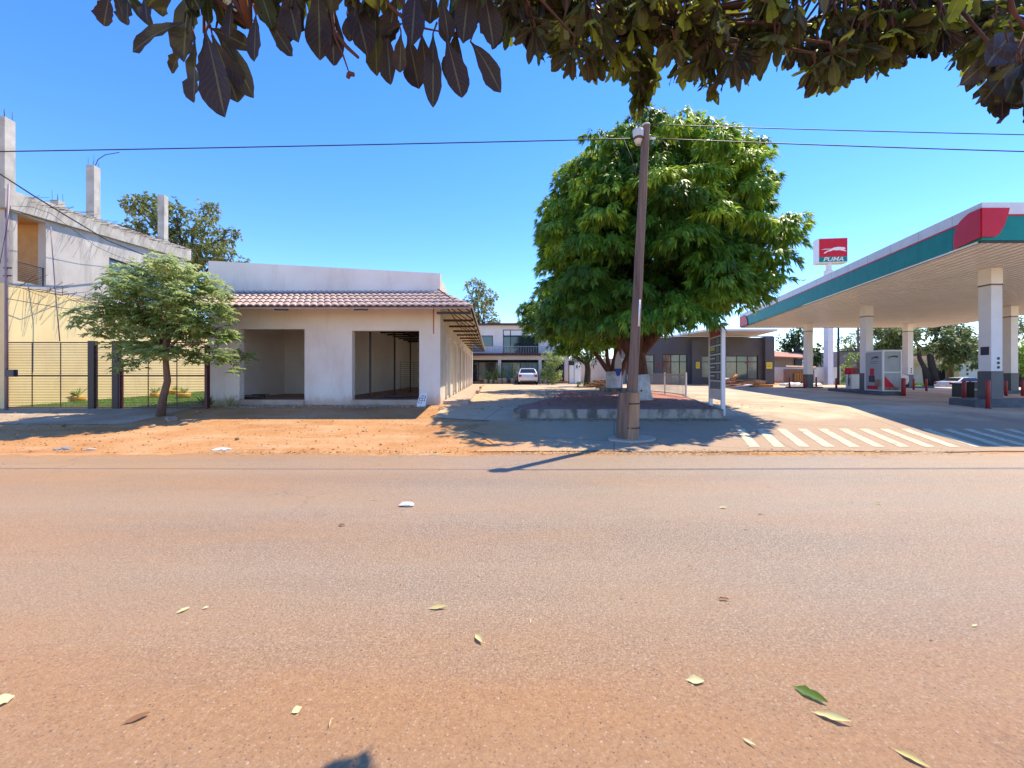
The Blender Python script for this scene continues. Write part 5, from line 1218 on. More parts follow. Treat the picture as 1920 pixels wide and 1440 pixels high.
# poles and wires
def polep(name, px, d, w_, yt, lab, m, zb0=.3):
    x = X(px, d); mb = MB(); mb.tube([(x, d, zb0), (x, d, Z(yt, d))], [w_, w_ * .7], 8); t = thing(name, (x, d, zb0 + .2), lab, 'pole'); mb.build('pole', m, t); return t
polep('utility_pole', 1549, 43.5, .18, 560, 'brown utility pole just left of the tall sign pole', M['wood'])
polep('utility_pole', 1572, 43.2, .12, 590, 'thin black pole just right of the tall sign pole', M['black'])
polep('utility_pole', 1784, 50, .22, 600, 'brown utility pole behind the dark leaning trunks', M['wood'])
polep('utility_pole', 1609, 48, .14, 600, 'brown pole behind the second canopy column', M['wood'])
for i, (a, b, lab) in enumerate((((1500, 622, 70), (1610, 627, 70), 'upper far power line seen under the canopy'), ((1500, 626, 70), (1610, 625, 70), 'lower far power line seen under the canopy'), ((1784, 632, 60), (1960, 612, 60), 'highest far power line at the right of the leaning trunks'), ((1784, 640, 60), (1960, 622, 60), 'middle far power line at the right of the leaning trunks'), ((1784, 648, 60), (1960, 634, 60), 'lowest far power line at the right of the leaning trunks'))):
    p, q = P(*a), P(*b); mb = MB(); mb.tube([p, p.lerp(q, .5) - Vector((0, 0, .15)), q], .03, 4); tag(mb.build('power_line', M['wire'], None, tuple(p)), lab, 'cable', 'far power lines')
# white bags of rubble
for px, s, lab in ((1487, .5, 'heap of white sacks left of the farthest canopy column'), (1525, .42, 'white sacks right of the farthest canopy column')):
    d = 33; x = X(px, d); bm = bmesh.new()
    for j in range(5):
        bmesh.ops.create_icosphere(bm, subdivisions=2, radius=s * random.uniform(.5, .9), matrix=Matrix.Translation((x + random.uniform(-.6, .6), d + random.uniform(-.3, .3), .55 + s * .2)) @ Matrix.Diagonal((1.3, 1, .55, 1)))
    for v in bm.verts: v.co += Vector((random.uniform(-.05, .05), random.uniform(-.05, .05), random.uniform(-.04, .04)))
    me = bpy.data.meshes.new('sacks'); bm.to_mesh(me); bm.free(); tag(put('rubble_sacks', me, M['plastic'], None, (x, d, .55)), lab, 'sacks')

# ------------------------------------------------------------ cars
def car(name, loc, yaw, L_, W_, Hh, paint, label, hatch=True, group=None):
    t = thing(name, (0, 0, 0), label, 'car', group)
    hl = L_ / 2; s = Hh / 1.45
    # side profile (x along length, +x = front), z
    if hatch: prof = [(-hl, .35), (-hl - .02, .62), (-hl + .06, .92), (-hl + .28, 1.02), (-hl + .75, 1.40), (-.25, 1.47), (.35, 1.42), (.98, 1.0), (hl - .35, .86), (hl - .05, .70), (hl, .45), (hl - .1, .25)]
    else: prof = [(-hl, .38), (-hl, .75), (-hl + .08, .96), (-hl + .75, 1.02), (-hl + 1.35, 1.36), (-.1, 1.46), (.5, 1.40), (1.2, 1.0), (hl - .4, .86), (hl - .06, .70), (hl, .45), (hl - .1, .25)]
    prof = [(x, z * s) for x, z in prof]
    bot = [(hl - .1, .22), (-hl + .1, .22)]
    poly = prof + [(-hl + .1, .25)]
    def hw(z):   # half width by height: tumblehome
        z /= s
        return W_ / 2 * (.93 if z < .35 else 1.0 if z < .95 else 1.0 - .32 * (z - .95) / .5 * .75)
    vs = []; n = len(poly)
    rows_ = [(-1, 1.0), (-.8, 1.02), (0, 1.03), (.8, 1.02), (1, 1.0)]
    for k, f in rows_:
        for x, z in poly: vs.append((x * (1 if abs(k) < .9 else .975), k * hw(z), z * (1 if abs(k) < .9 else .985)))
    fs = []
    for r_ in range(len(rows_) - 1):
        for i in range(n): j = (i + 1) % n; fs.append((r_ * n + i, r_ * n + j, (r_ + 1) * n + j, (r_ + 1) * n + i))
    fs.append(tuple(range(n))); fs.append(tuple(range((len(rows_) - 1) * n, len(rows_) * n))[::-1])
    mb = MB(); mb.add(vs, fs, True); o = mb.build('body', paint, t, bevel=.03)
    # glass: rear, front, sides
    def quad(name, pts, m, off):
        c = sum((Vector(p) for p in pts), Vector()) / len(pts); mb = MB(); nrm_ = (Vector(pts[1]) - Vector(pts[0])).cross(Vector(pts[2]) - Vector(pts[1])).normalized()
        if nrm_.dot(c - Vector((0, 0, .8 * s))) < 0: nrm_ = -nrm_
        a = [Vector(p) - nrm_ * .05 for p in pts]; b = [Vector(p) + nrm_ * off for p in pts]; k = len(pts)
        mb.add(a + b, [tuple(range(k)), tuple(range(k, 2 * k))] + [(i, (i + 1) % k, k + (i + 1) % k, k + i) for i in range(k)]); return mb.build(name, m, t)
    def lerp(a, b, f): return (a[0] + (b[0] - a[0]) * f, a[1] + (b[1] - a[1]) * f)
    ri = 3; r0, r1 = lerp(prof[3], prof[4], .06), lerp(prof[3], prof[4], .92)
    quad('rear_window', [(r0[0], -hw(r0[1]) * .86, r0[1]), (r0[0], hw(r0[1]) * .86, r0[1]), (r1[0], hw(r1[1]) * .86, r1[1]), (r1[0], -hw(r1[1]) * .86, r1[1])], M['glass'], .022)
    f0, f1 = lerp(prof[7], prof[6], .06), lerp(prof[7], prof[6], .92)
    quad('windscreen', [(f0[0], -hw(f0[1]) * .88, f0[1]), (f0[0], hw(f0[1]) * .88, f0[1]), (f1[0], hw(f1[1]) * .88, f1[1]), (f1[0], -hw(f1[1]) * .88, f1[1])], M['glass2'], .022)
    for sd_ in (-1, 1):
        zl, zh = 1.02 * s, 1.36 * s; xs0, xs1 = (prof[3][0] + .12, prof[4][0] + .1); xe0, xe1 = prof[7][0] - .1, prof[6][0] - .02
        mid = (xs0 + xe0) / 2 + .1
        for (a, b, c_, e) in ((xs0, mid - .04, mid - .04, xs1), (mid + .04, xe0, xe1, mid + .04)):
            quad('side_window', [(a, sd_ * hw(zl) * 1.0, zl), (b, sd_ * hw(zl), zl), (c_, sd_ * hw(zh), zh), (e, sd_ * hw(zh), zh)], M['glass'], .012)
        mb = MB(); mb.box(xe0 - .12, xe0 + .02, sd_ * hw(zl) if sd_ > 0 else -hw(zl) - .16, sd_ * hw(zl) + .16 if sd_ > 0 else -hw(zl), zl, zl + .11); mb.build('mirror', paint, t, bevel=.02)
        mb = MB(); yy = sd_ * W_ / 2 * .80; mb.box(-hl - .035, -hl + .15, yy - .12, yy + .12, .68 * s, .90 * s); mb.build('tail_light', M['tail'], t, bevel=.03)
        mb = MB(); mb.box(hl - .22, hl + .01, yy - .15, yy + .15, .56 * s, .70 * s); mb.build('headlight', M['head'], t, bevel=.03)
        for xw in (-hl + .72, hl - .78):
            ya = sd_ * (W_ / 2 - .16); yb_ = sd_ * (W_ / 2 + .025)
            mb = MB(); mb.tube([(xw, ya, .31), (xw, yb_, .31)], .31, 20); wh = mb.build('wheel', M['tyre'], t)
            mb = MB(); mb.tube([(xw, yb_, .31), (xw, yb_ + sd_ * .012, .31)], .19, 14); mb.build('rim', M['rim'], wh)
            mb = MB(); mb.tube([(xw, ya, .34), (xw, sd_ * (W_ / 2 + .006), .34)], .37, 20); mb.build('wheel_arch', M['tyre'], t)
    mb = MB(); mb.box(-hl - .05, -hl + .1, -W_ * .42, W_ * .42, .27, .36); mb.build('lower_bumper', M['black'], t, bevel=.02)
    mb = MB(); mb.box(-hl - .035, -hl - .015, -.24, .24, .50, .61); mb.build('number_plate', M['whitep'], t)
    t.rotation_euler = (0, 0, yaw); t.location = loc
    return t
car('parked_car', (X(988.5, 37.2), 37.2, Gf(1, 36) + .016), R(90), 3.9, 1.72, 1.46, M['carw'], 'white hatchback seen from behind, parked in front of the rear house')
car('parked_car', (X(1805, 41.6), 41.6, Gf(47, 41.6) + .012), R(4), 4.5, 1.74, 1.42, M['cars'], 'silver beige sedan seen from the side beyond the canopy', False)
car('parked_car', (X(1671, 30.0), 30.0, .57), R(-132), 4.1, 1.7, 1.45, M['carw'], 'white car half hidden behind the advert cabinet')

# ------------------------------------------------------------ wooden pole in front
PD = 9.2
wp = thing('utility_pole', (X(1178, PD), PD, .08), 'leaning weathered wooden utility pole on the verge in front of the huge mango tree', 'pole')
b0, b1 = P(1181, 822, PD), P(1211.5, 236, PD)
mb = MB(); pts = [b0.lerp(b1, i / 14) + Vector((random.uniform(-.006, .006), 0, 0)) for i in range(15)]; mb.tube(pts, [.122 - .034 * i / 14 for i in range(15)], 10, smooth=False)
mb.build('pole', M['wood'], wp)
st1 = MB(); st1.tube([P(1182, 824, PD - .05), P(1184, 780, PD - .05), P(1186, 736, PD - .05)], [.185, .175, .172], 9, smooth=False); st1.build('reinforcing_stub', M['wood2'], wp)
mb = MB(); x = X(1163, PD - .05); mb.hexa([(x - .08, PD - .12, 0), (x + .10, PD - .2, 0), (x + .10, PD + .1, 0), (x - .08, PD + .1, 0), (x + .0, PD - .12, 1.16), (x + .16, PD - .2, 1.16), (x + .16, PD + .1, 1.16), (x + .0, PD + .1, 1.16)]); mb.build('grey_board', M['wood'], wp)
mb = MB()
for z in (.35, .9): mb.lathe((X(1183, PD), PD - .03, z), [(.20, 0), (.203, .015), (.20, .03)], 14)
mb.build('wire_binding', M['rebar'], wp)
lp = P(1206, 262, PD); mb = MB(); mb.lathe((lp.x - .12, PD - .02, lp.z), [(.05, -.13), (.08, -.05), (.11, 0), (.13, .2), (.06, .24)], 12); mb.build('lamp_housing', M['potw'], wp)
mb = MB(); mb.lathe((lp.x - .12, PD - .02, lp.z - .02), [(.115, 0), (.118, .03), (.115, .05)], 12); mb.build('lamp_ring', M['rebar'], wp)
mb = MB(); mb.lathe((b1.x, PD, b1.z - .01), [(.10, 0), (.08, .05), (.03, .07)], 10); mb.build('cap', M['potw'], wp)
mb = MB(); mb.tube([P(1197.5, 612, PD - .12), P(1199.5, 562, PD - .12)], .02, 6); mb.build('light_tube', M['whitep'], wp)
for s in (-1, 1):
    mb = MB(); q = P(1209 + s * 10, 259.5, PD); mb.tube([q, q + Vector((s * .12, 0, 0))], .03, 8); mb.build('insulator', M['whitep'], wp)
# concrete patch at the foot
mb = MB(); pp = []
for k in range(14):
    a = 2 * math.pi * k / 14; r_ = .55 + random.uniform(-.08, .08); pp.append((X(1185, PD) + r_ * math.cos(a), PD + .62 * r_ * math.sin(a)))
mb.add([(x, y, Gf(x, y) + .055) for x, y in pp] + [(x, y, Gf(x, y) - .1) for x, y in pp], [tuple(range(14))] + [(i, (i + 1) % 14, 14 + (i + 1) % 14, 14 + i) for i in range(14)]); mb.build('concrete_footing', M['slab'], wp)
def cable(name, pts, r_, lab, grp='overhead wires', m=None):
    mb = MB(); P_ = [Vector(p) for p in pts]; mb.tube(P_, r_, 5); return tag(mb.build(name, m or M['wire'], None, tuple(P_[0])), lab, 'cable', grp)
def sag(a, b, s, n=14):
    a, b = Vector(a), Vector(b); return [a.lerp(b, i / n) - Vector((0, 0, s * 4 * (i / n) * (1 - i / n))) for i in range(n + 1)]
cable('overhead_wire', sag(P(-400, 290, PD), P(1199, 259.5, PD), .03, 24), .013, 'long black overhead wire running from the wooden pole to the left')
cable('overhead_wire', sag(P(1219, 259.5, PD), P(2600, 300, PD), .05, 20), .013, 'lower overhead wire running from the wooden pole to the right')
cable('overhead_wire', sag(P(1213, 233, PD + .1), P(2600, 262, PD + .1), .06, 20), .011, 'upper twisted overhead wire running from the pole top to the right')
cable('guy_wire', [P(1170, 262, PD + .1), P(1186, 300, PD + .1), P(1192, 330, PD + .1), P(1205, 335, PD + .1), P(1222, 322, PD + .1)], .006, 'short slack wire hanging at the pole top')
cable('service_cable', [P(-60, 300, 11.8), P(0, 326, 12.), P(60, 365, 12.8), P(120, 402, 13.8), P(200, 450, 15.8), P(280, 482, 18.5), P(350, 502, 21)], .022, 'thick black service cable sagging across the unfinished building', 'building cables')
cable('service_cable', [P(0, 494, 12.8), P(20, 386, 12.9), P(60, 388, 13.2), P(95, 400, 13.9), P(180, 462, 16), P(215, 478, 17), P(330, 520, 21)], .008, 'thin cable strung along the raw cement wall', 'building cables')
cable('service_cable', [P(14, 560, 12.9), P(100, 575, 13.2), P(200, 590, 13.2), P(300, 598, 13.8), P(400, 596, 14.1)], .010, 'thin cable running low from the mast to the shop', 'building cables')
cable('service_cable', [P(14, 537, 12.9), P(90, 545, 14), P(140, 552, 15.4), P(200, 569, 16.9)], .009, 'thin cable along the top of the yellow wall', 'building cables')
cable('down_pipe', [P(95, 425, 14.2), P(99, 480, 14.2), P(105, 560, 14.35), P(112, 640, 14.4)], .018, 'grey conduit hanging down the raw cement wall', 'building cables', M['mast'])
# hanging lamp in the mango
hl_ = thing('hanging_lamp', (X(1245, 13), 13, Z(620, 13)), 'small beige hanging lamp below the mango crown', 'lamp')
mb = MB(); mb.lathe((X(1245, 12.6), 12.6, Z(628, 12.6)), [(.02, 0), (.1, .06), (.13, .17), (.04, .2)], 10); mb.build('shade', M['cream'], hl_); mb = MB(); mb.tube([(X(1245, 12.6), 12.6, Z(616, 12.6)), (X(1245, 12.6), 12.6, 4.2)], .008, 4); mb.build('cord', M['wire'], hl_)
# bird
bd_ = P(1506, 526, 30); mb = MB()
mb.tube([bd_ + Vector((-.12, 0, 0)), bd_, bd_ + Vector((.14, 0, .02))], [.01, .04, .008], 6)
mb.add([bd_, bd_ + Vector((.08, 0, 0)), bd_ + Vector((.3, .1, .16)), bd_ + Vector((.24, .05, .16))], [(0, 1, 2, 3)]); mb.add([bd_, bd_ + Vector((-.06, 0, 0)), bd_ + Vector((-.3, -.05, .08)), bd_ + Vector((-.2, 0, .1))], [(0, 1, 2, 3)])
tag(mb.build('bird', M['black'], None, tuple(bd_)), 'small dark bird gliding left of the canopy', 'bird')

# ------------------------------------------------------------ overhanging branches in the foreground
ot = thing('overhanging_tree', (1.2, -1.5, 0), 'large leafed tree whose branches hang down across the top of the picture', 'tree')
ros = []   # (pos, L, count, tint, hang)
left = [(205, -40, 1.9, .17, 6), (385, -45, 1.9, .2, 8), (470, -60, 1.9, .2, 8), (560, -60, 1.95, .2, 9), (700, -55, 1.95, .2, 9), (850, -40, 2.1, .2, 9), (330, -60, 1.8, .2, 7), (620, -70, 2., .2, 8), (760, -60, 2., .2, 8), (905, -45, 2., .2, 8)]
for a in left: ros.append((P(a[0], a[1], a[2]), a[3], a[4], .2, .8))
bx_ = [925, 960, 1060, 1130, 1160, 1200, 1240, 1275, 1330, 1400, 1450, 1500, 1530, 1600, 1680, 1760, 1850, 1920, 1990]
by_ = [15, 45, 85, 115, 105, 60, 80, 95, 130, 125, 65, 90, 130, 120, 95, 60, 105, 130, 150]
r = random.Random(21)
while len(ros) < 10 + 330:
    px = r.uniform(930, 1980); lim = np.interp(px, bx_, by_); py = lim - abs(r.gauss(0, 75)); dq = r.uniform(2.2, 2.85)
    if py < -120: continue
    ros.append((P(px, py, dq), r.uniform(.105, .16), r.randint(8, 12), r.choice([.1, .25, .3, .55, .85]) , .55))
# the big dark sprigs at the right edge and the one over the pole
for a in ((1880, 125, 2.0, .20, 10), (1915, 110, 2.0, .22, 9), (1940, 140, 2.0, .2, 9), (1850, 95, 2.3, .17, 9)): ros.append((P(a[0], a[1], a[2]), a[3], a[4], .1, .8))
for a in ((1198, 150, 2.91, .17, 10), (1205, 165, 2.91, .15, 9), (1190, 120, 2.91, .18, 9), (1218, 130, 2.91, .16, 8), (1195, 90, 2.91, .2, 9), (1208, 188, 2.91, .12, 8), (1190, 185, 2.91, .11, 7), (1330, 150, 2.75, .16, 8), (1270, 115, 2.75, .16, 8)): ros.append((P(a[0], a[1], a[2]), a[3], a[4], .45, .8))
# unseen crown added above the frame to shade what hangs below it
for i in range(130):
    q = P(r.uniform(80, 2000), r.uniform(-700, -60), r.uniform(1.6, 3.0))
    if q.y - .37 * q.z > 1.05: continue  # left out where its shadow would reach the visible road
    ros.append((q, .21, 8, .3, .5))
O, D, LL, T = [], [], [], []
for p, l, k, ti, hang in ros:
    ax = np.array([r.uniform(-.5, .5), r.uniform(-.4, .4), -hang]); ax /= np.linalg.norm(ax)
    th0 = r.uniform(0, 6.28)
    e1_ = np.cross(ax, [0, 1, .1]); e1_ /= np.linalg.norm(e1_); e2_ = np.cross(ax, e1_)
    for i in range(k):
        a = th0 + i * 2.4; op = r.uniform(.35, 1.25) if hang < .7 else r.uniform(.1, .95)
        dv = ax * math.cos(op) + (e1_ * math.cos(a) + e2_ * math.sin(a)) * math.sin(op)
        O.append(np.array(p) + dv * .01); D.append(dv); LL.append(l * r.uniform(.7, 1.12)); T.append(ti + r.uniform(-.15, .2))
HL = [(205, -10, 195, 42, 38), (238, -20, 240, 47, 46), (270, -5, 277, 36, 26), (345, 42, 249, 66, 40), (352, -20, 345, 92, 52), (347, 70, 322, 126, 26), (366, 72, 364, 180, 50), (386, 60, 422, 199, 62), (398, 66, 446, 186, 60), (392, 52, 470, 86, 36), (404, 60, 476, 152, 44), (384, 64, 402, 170, 50), (480, 28, 477, 86, 28), (493, 22, 549, 102, 30), (436, -5, 430, 52, 32),
      (562, -40, 544, 66, 62), (530, -30, 560, 46, 42), (596, -30, 600, 92, 52), (622, 0, 626, 117, 44), (652, -20, 690, 70, 52), (702, 0, 707, 120, 44), (668, 10, 655, 70, 34), (724, 55, 733, 150, 38), (752, 60, 750, 128, 34), (764, 62, 786, 162, 46), (790, 60, 802, 148, 40), (812, 62, 812, 168, 36), (836, 66, 866, 180, 48), (856, 58, 846, 150, 44), (882, 78, 939, 142, 38), (830, 0, 842, 66, 34), (905, -25, 926, 66, 48), (880, -30, 868, 62, 44), (742, -10, 728, 72, 42), (757, 44, 716, 58, 26), (780, -20, 772, 50, 44), (812, -20, 806, 40, 38), (505, -30, 500, 20, 40), (300, -30, 306, 22, 40),
      (1905, 118, 1840, 182, 60), (1915, 120, 1885, 190, 60), (1930, 110, 1925, 195, 66), (1890, 80, 1800, 160, 40), (1900, 60, 1850, 110, 60), (1960, 100, 1965, 190, 60), (1925, 60, 1895, 150, 60)]
HS = []
for (ax_, ay_, bx2, by2, wp_) in HL:
    dq = r.uniform(1.8, 2.0); a = np.array(P(ax_, ay_, dq)); b = np.array(P(bx2, by2, dq + r.uniform(-.12, .08))); l = np.linalg.norm(b - a)
    O.append(a); D.append((b - a) / l); LL.append(l); T.append(r.uniform(.0, .10)); HS.append(wp_ * .92 / FPX * dq)  # near-black tint puts the shade of the crown above into these leaves
O = np.array(O); D = np.array(D); LL = np.array(LL); T = np.array(T); n = len(O)
WW = LL * .37 * rng.uniform(.75, 1.15, n); nh = len(HS); WW[-nh:] = HS
side = np.cross(D, [0, 0, 1.]) + .9 * unit(n)
side[-nh:] = np.cross(D[-nh:], [0, 1., 0]) + .35 * unit(nh)
me = leaf_mesh('foliage', O, D, side, LL, WW, T, .30 * rng.random(n), OBOVF, .34, wav=.035)
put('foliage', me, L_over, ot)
# twigs: each rosette joined to a bough above the frame
mb = MB()
boughs = [[(-.5, -1.5, 3.2), (-.9, .4, 4.2), (-1.15, 1.6, 3.45), (-1.25, 1.9, 3.25)], [(.6, -1.5, 3.0), (.2, .8, 4.3), (-.3, 1.9, 3.9), (-.8, 1.95, 3.45)], [(1.2, -1.5, 3.0), (1.2, 1., 4.6), (1.0, 2.6, 4.6), (.9, 3.05, 4.1)], [(1.6, -1.5, 3.0), (2.2, 1.2, 4.7), (2.4, 2.7, 4.6), (3.2, 3.0, 4.2)], [(1.4, -1.5, 3.0), (.9, .9, 4.5), (.3, 2.2, 4.3), (.1, 2.8, 4.1)]]
for bg_ in boughs:
    pts = []
    for i in range(len(bg_) - 1):
        for j in range(6): pts.append(Vector(bg_[i]).lerp(Vector(bg_[i + 1]), j / 6) + Vector((r.uniform(-.02, .02), 0, r.uniform(-.03, .03))))
    pts.append(Vector(bg_[-1])); mb.tube(pts, [.055 - .042 * i / len(pts) for i in range(len(pts))], 8)
bpts = [Vector(b) for bg_ in boughs for b in bg_[1:]]
for (ax_, ay_, bx2, by2, wp_), o_, d_ in zip(HL, O[-nh:], D[-nh:]):
    mb.tube([Vector(o_), Vector(o_) + Vector((r.uniform(-.02, .02), 0, .05))], [.0035, .005], 5)
for p, l, k, ti, hang in ros[:360]:
    q = min(bpts, key=lambda b: (b - p).length); m_ = p.lerp(q, .35) + Vector((r.uniform(-.08, .08), 0, .10))
    mb.tube([p - Vector((0, 0, .01)), p + Vector((r.uniform(-.02, .02), 0, .06)), m_, p.lerp(q, .75) + Vector((0, 0, .08)), q], [.006, .007, .009, .012, .016], 5)
for tw in ([(392, 50), (388, -30)], [(382, 62), (384, -20), (360, -90)], [(607, -20), (622, 20), (628, 70), (642, 100), (655, 138)], [(628, 60), (650, 88), (672, 108)], [(655, 138), (664, 140)], [(655, 138), (652, 146)], [(700, -60), (730, 10), (762, 40), (790, 52), (830, 60)], [(770, 50), (772, 30), (730, -30)], [(838, 62), (880, 70)], [(490, 25), (470, -5), (450, -60)], [(1925, 60), (1900, 20), (1880, -60)], [(560, -30), (575, -90)], [(1905, 110), (1925, 60)]):
    pts = [P(a_[0], a_[1], 1.92) for a_ in tw]; mb.tube(pts, [(.007 if i else .005) + .002 * i for i in range(len(pts))] if tw[0][1] > tw[-1][1] else [.011 - .002 * i for i in range(len(pts))], 6)
# trunk behind the camera
mb.tube([(1.2, -1.5, 0), (1.15, -1.5, 1.5), (1.2, -1.5, 3.2)], [.22, .18, .16], 12)
for bg_ in boughs: mb.tube([(1.2, -1.5, 3.0), Vector(bg_[0]) + Vector((0, 0, .15)), bg_[0]], [.12, .09, .055], 8)
mb.build('trunk', M['bark'], ot)

# ------------------------------------------------------------ litter on the road
def gp(px, py, z=.02):
    d = (EYE - z) * FPX / (py - 700); return Vector((X(px, d), d, z))
LF_ = [(343, 1143, .10, .035, 55, .8, 'pale green leaf lying left on the road'), (385, 1138, .05, .03, 30, .95, 'tiny pale leaf right beside the left green leaf'), (820, 1138, .17, .045, 5, .65, 'long curled yellow leaf in the middle of the road'), (898, 1196, .13, .06, -60, .8, 'crumpled yellow leaf below the long curled one'),
       (1356, 1122, .11, .03, -10, .0, 'thin dark red leaf on the right half of the road'), (1303, 1274, .12, .045, -8, .9, 'pale torn leaf at the lower right of the road'), (1518, 1300, .19, .06, -50, .3, 'dark green folded leaf at the lower right'), (1558, 1343, .19, .045, -28, .75, 'curled yellowish leaf below the dark green leaf'),
       (556, 1329, .06, .045, 40, .9, 'small round pale leaf near the bottom of the road'), (620, 1352, .09, .012, -75, .85, 'thin yellow stalk near the bottom of the road'), (255, 1345, .13, .03, 35, .05, 'dry reddish leaf at the lower left'), (4, 1314, .10, .06, 60, .9, 'pale leaf at the left picture edge'),
       (640, 984, .10, .05, 0, .05, 'small brown leaf beyond the white paper scrap'), (702, 936, .16, .02, 5, .5, 'tan twig left of the white paper scrap'), (1355, 951, .12, .04, -15, .9, 'pale leaf far across the road to the right'), (1647, 944, .09, .04, 0, .5, 'small tan leaf at the far right of the road'),
       (1425, 964, .08, .03, -10, .1, 'tiny reddish leaf near the far right pale leaf'), (995, 1163, .06, .01, 85, .95, 'thin pale stalk in the middle of the road'), (1708, 1418, .15, .03, -50, .6, 'curled brown leaf stalk at the bottom right corner'), (1405, 1389, .07, .02, -50, .95, 'thin pale sliver near the bottom right'), (1827, 1171, .06, .02, 10, .9, 'tiny pale leaf at the far right edge')]
for (px, py, l, wd_, ang, ti, lab) in LF_:
    p = gp(px, py, .024); a = R(ang); dv = np.array([[math.cos(a), math.sin(a), .0]]); 
    l *= .78; wd_ *= random.uniform(.55, .95)
    me = leaf_mesh('fallen_leaf', np.array([tuple(p - Vector(dv[0]) * l / 2 + Vector((0, 0, -.006)))]), dv, np.array([[-math.sin(a), math.cos(a), .35]]), l, wd_, np.array([ti]), random.uniform(-.12, -.02), [(0, .08), (.08, .1), (.2, .5), (.35, .9), (.5, 1), (.65, .9), (.8, .62), (.92, .3), (1, .03)], random.uniform(.25, .8), wav=.12)
    tag(put('fallen_leaf', me, L_mango if ti == .3 else L_fall, None, tuple(p)), lab, 'leaf', 'fallen leaves on the road')
def scrap(px, py, s, m, lab, cat_, asp=1.6):
    p = gp(px, py, .03 if py > 850 else Gf(0, 8.4)); bm = bmesh.new(); bmesh.ops.create_icosphere(bm, subdivisions=3, radius=s)
    for v in bm.verts:
        k = 1 + .35 * math.sin(v.co.x * 40 / s * .05 + v.co.y * 30) + random.uniform(-.12, .12); v.co = Vector((v.co.x * asp * k, v.co.y * k, v.co.z * .35 * k)) + p
    me = bpy.data.meshes.new('scrap'); bm.to_mesh(me); bm.free(); tag(put('litter_scrap', me, m, None, tuple(p)), lab, cat_)
scrap(759, 946, .055, M['plastic'], 'crumpled white paper scrap on the road', 'litter'); scrap(117, 842, .10, M['greyb'], 'grey crumpled rag on the soil at the left', 'litter'); scrap(412, 843, .085, M['plastic'], 'flat white wrapper on the soil edge', 'litter', 2.2); scrap(165, 843, .07, M['slab'], 'brown crumpled paper right of the grey rag', 'litter', 2)
wr = random.Random(12)
for i, (px, d_, hh, lab) in enumerate(((700, 13.7, .16, 'tiny weed tuft at the foot of the wall between the two shop doorways'), (560, 13.8, .12, 'tiny weed tuft below the left shop doorway'), (905, 13.0, .14, 'weed tuft near the corner of the walkway'), (445, 9.2, .10, 'small dry weed tuft on the open red soil'), (120, 10.6, .12, 'small weed tuft at the edge of the gate driveway'))):
    x = X(px, d_); t = thing('weed_tuft', (x, d_, Gf(x, d_)), lab, 'weed', 'weed tufts on the verge'); spiky('blades', (x, d_, Gf(x, d_)), hh, 34, L_small if i < 3 else L_dry, t, .012, .7, .3)
# dry leaf litter along the far road edge and under the mango
def litter(n, fx, lab, L0=.05, nm='leaf_litter'):
    x, y = fx(n); n = len(x); o = np.stack([x, y, G(x, y) + .03], 1); a = rng.random(n) * 6.28
    d = np.stack([np.cos(a), np.sin(a), rng.normal(0, .15, n)], 1); s_ = np.stack([-np.sin(a), np.cos(a), rng.normal(0, .4, n)], 1)
    me = leaf_mesh(nm, o, nrm(d), s_, L0 * rng.uniform(.5, 1.6, n), L0 * .35, rng.random(n), rng.normal(0, .1, n), OVAL)
    tag(put(nm, me, L_dry), lab, 'leaf litter', kind='stuff')
litter(1500, lambda n: (np.concatenate([rng.uniform(-6, 9, n // 2), rng.normal(3.5, 2.5, n - n // 2)]), np.abs(rng.normal(0, .12, n)) * np.sign(rng.normal(size=n)) + 7.95), 'dry leaf litter gathered along the far edge of the road')
litter(1400, lambda n: (rng.uniform(.2, 6.2, n), 11.5 - np.abs(rng.normal(0, .16, n))), 'dry leaves gathered at the foot of the raised bed kerb')
def under(n):
    x = rng.normal(3.5, 3.2, n); y = rng.uniform(12, 24, n); k = (x > -1.5) & (x < 8.5); return x[k], y[k]
x, y = under(2600); n = len(x); o = np.stack([x, y, np.full(n, BZ + .03)], 1); o[:, 2] = np.maximum(G(x, y) + .03, BZ + .012); a = rng.random(n) * 6.28
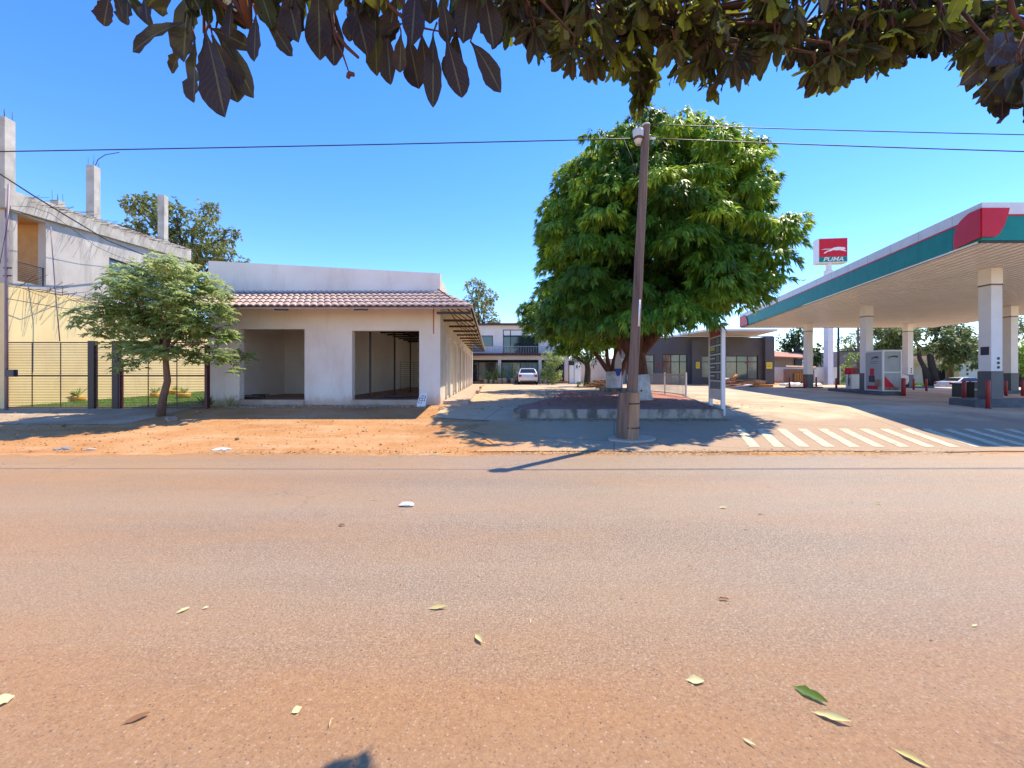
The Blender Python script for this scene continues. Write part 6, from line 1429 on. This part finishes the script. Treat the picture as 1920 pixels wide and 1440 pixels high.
me = leaf_mesh('leaf_litter', o, np.stack([np.cos(a), np.sin(a), np.zeros(n)], 1), np.stack([-np.sin(a), np.cos(a), rng.normal(0, .3, n)], 1), .09 * rng.uniform(.5, 1.6, n), .03, rng.random(n) * .7, 0., OVAL)
tag(put('leaf_litter', me, L_dry), 'scattered dry leaves on the yard under the mango trees', 'leaf litter', kind='stuff')
def stones(n, fx, lab, m, s0=.02):
    x, y = fx(n); n = len(x); V = []; F = []
    base = np.array([(1, 0, 0), (0, 1, 0), (-1, 0, 0), (0, -1, 0), (0, 0, 1), (0, 0, -1)], float); fc = np.array([(0, 1, 4), (1, 2, 4), (2, 3, 4), (3, 0, 4), (1, 0, 5), (2, 1, 5), (3, 2, 5), (0, 3, 5)])
    sz = s0 * rng.lognormal(0, .5, n); q = base[None] * (sz[:, None, None] * rng.uniform(.6, 1.3, (n, 6, 3))) * [1, 1, .6]
    a = rng.random(n) * 6.28; c_, s_ = np.cos(a), np.sin(a); q = np.stack([q[..., 0] * c_[:, None] - q[..., 1] * s_[:, None], q[..., 0] * s_[:, None] + q[..., 1] * c_[:, None], q[..., 2]], -1)
    V = (q + np.stack([x, y, G(x, y) + .015], 1)[:, None]).reshape(-1, 3); F = (fc[None] + (np.arange(n) * 6)[:, None, None]).reshape(-1, 3)
    me = bpy.data.meshes.new('gravel'); me.from_pydata(V.tolist(), [], F.tolist()); tag(put('gravel', me, m), lab, 'gravel', kind='stuff')
stones(3200, lambda n: (rng.uniform(-17, 1.5, n), 8.0 + 5.9 * rng.random(n) ** 1.6), 'small stones and clods scattered over the red soil verge', M['soil'], .011)
stones(900, lambda n: (np.concatenate([rng.normal(-9.5, .9, n // 3), rng.normal(-7.8, 1.2, n // 3), rng.normal(-4.6, 1.0, n // 3)]), rng.uniform(13.2, 14.15, n // 3 * 3)), 'rubble bits along the foot of the shop front', M['slab'], .022)
stones(900, lambda n: (rng.uniform(-4, 5, n), rng.uniform(1.2, 7.9, n)), 'fine pale grit lying on the road', M['slab'], .0035)
x_ = rng.uniform(-12, 12, 500); y_ = rng.uniform(2, 10.5, 500)
litter(500, lambda n: (x_, y_), 'tiny bits of dry leaf scattered over the road and verge', .022)
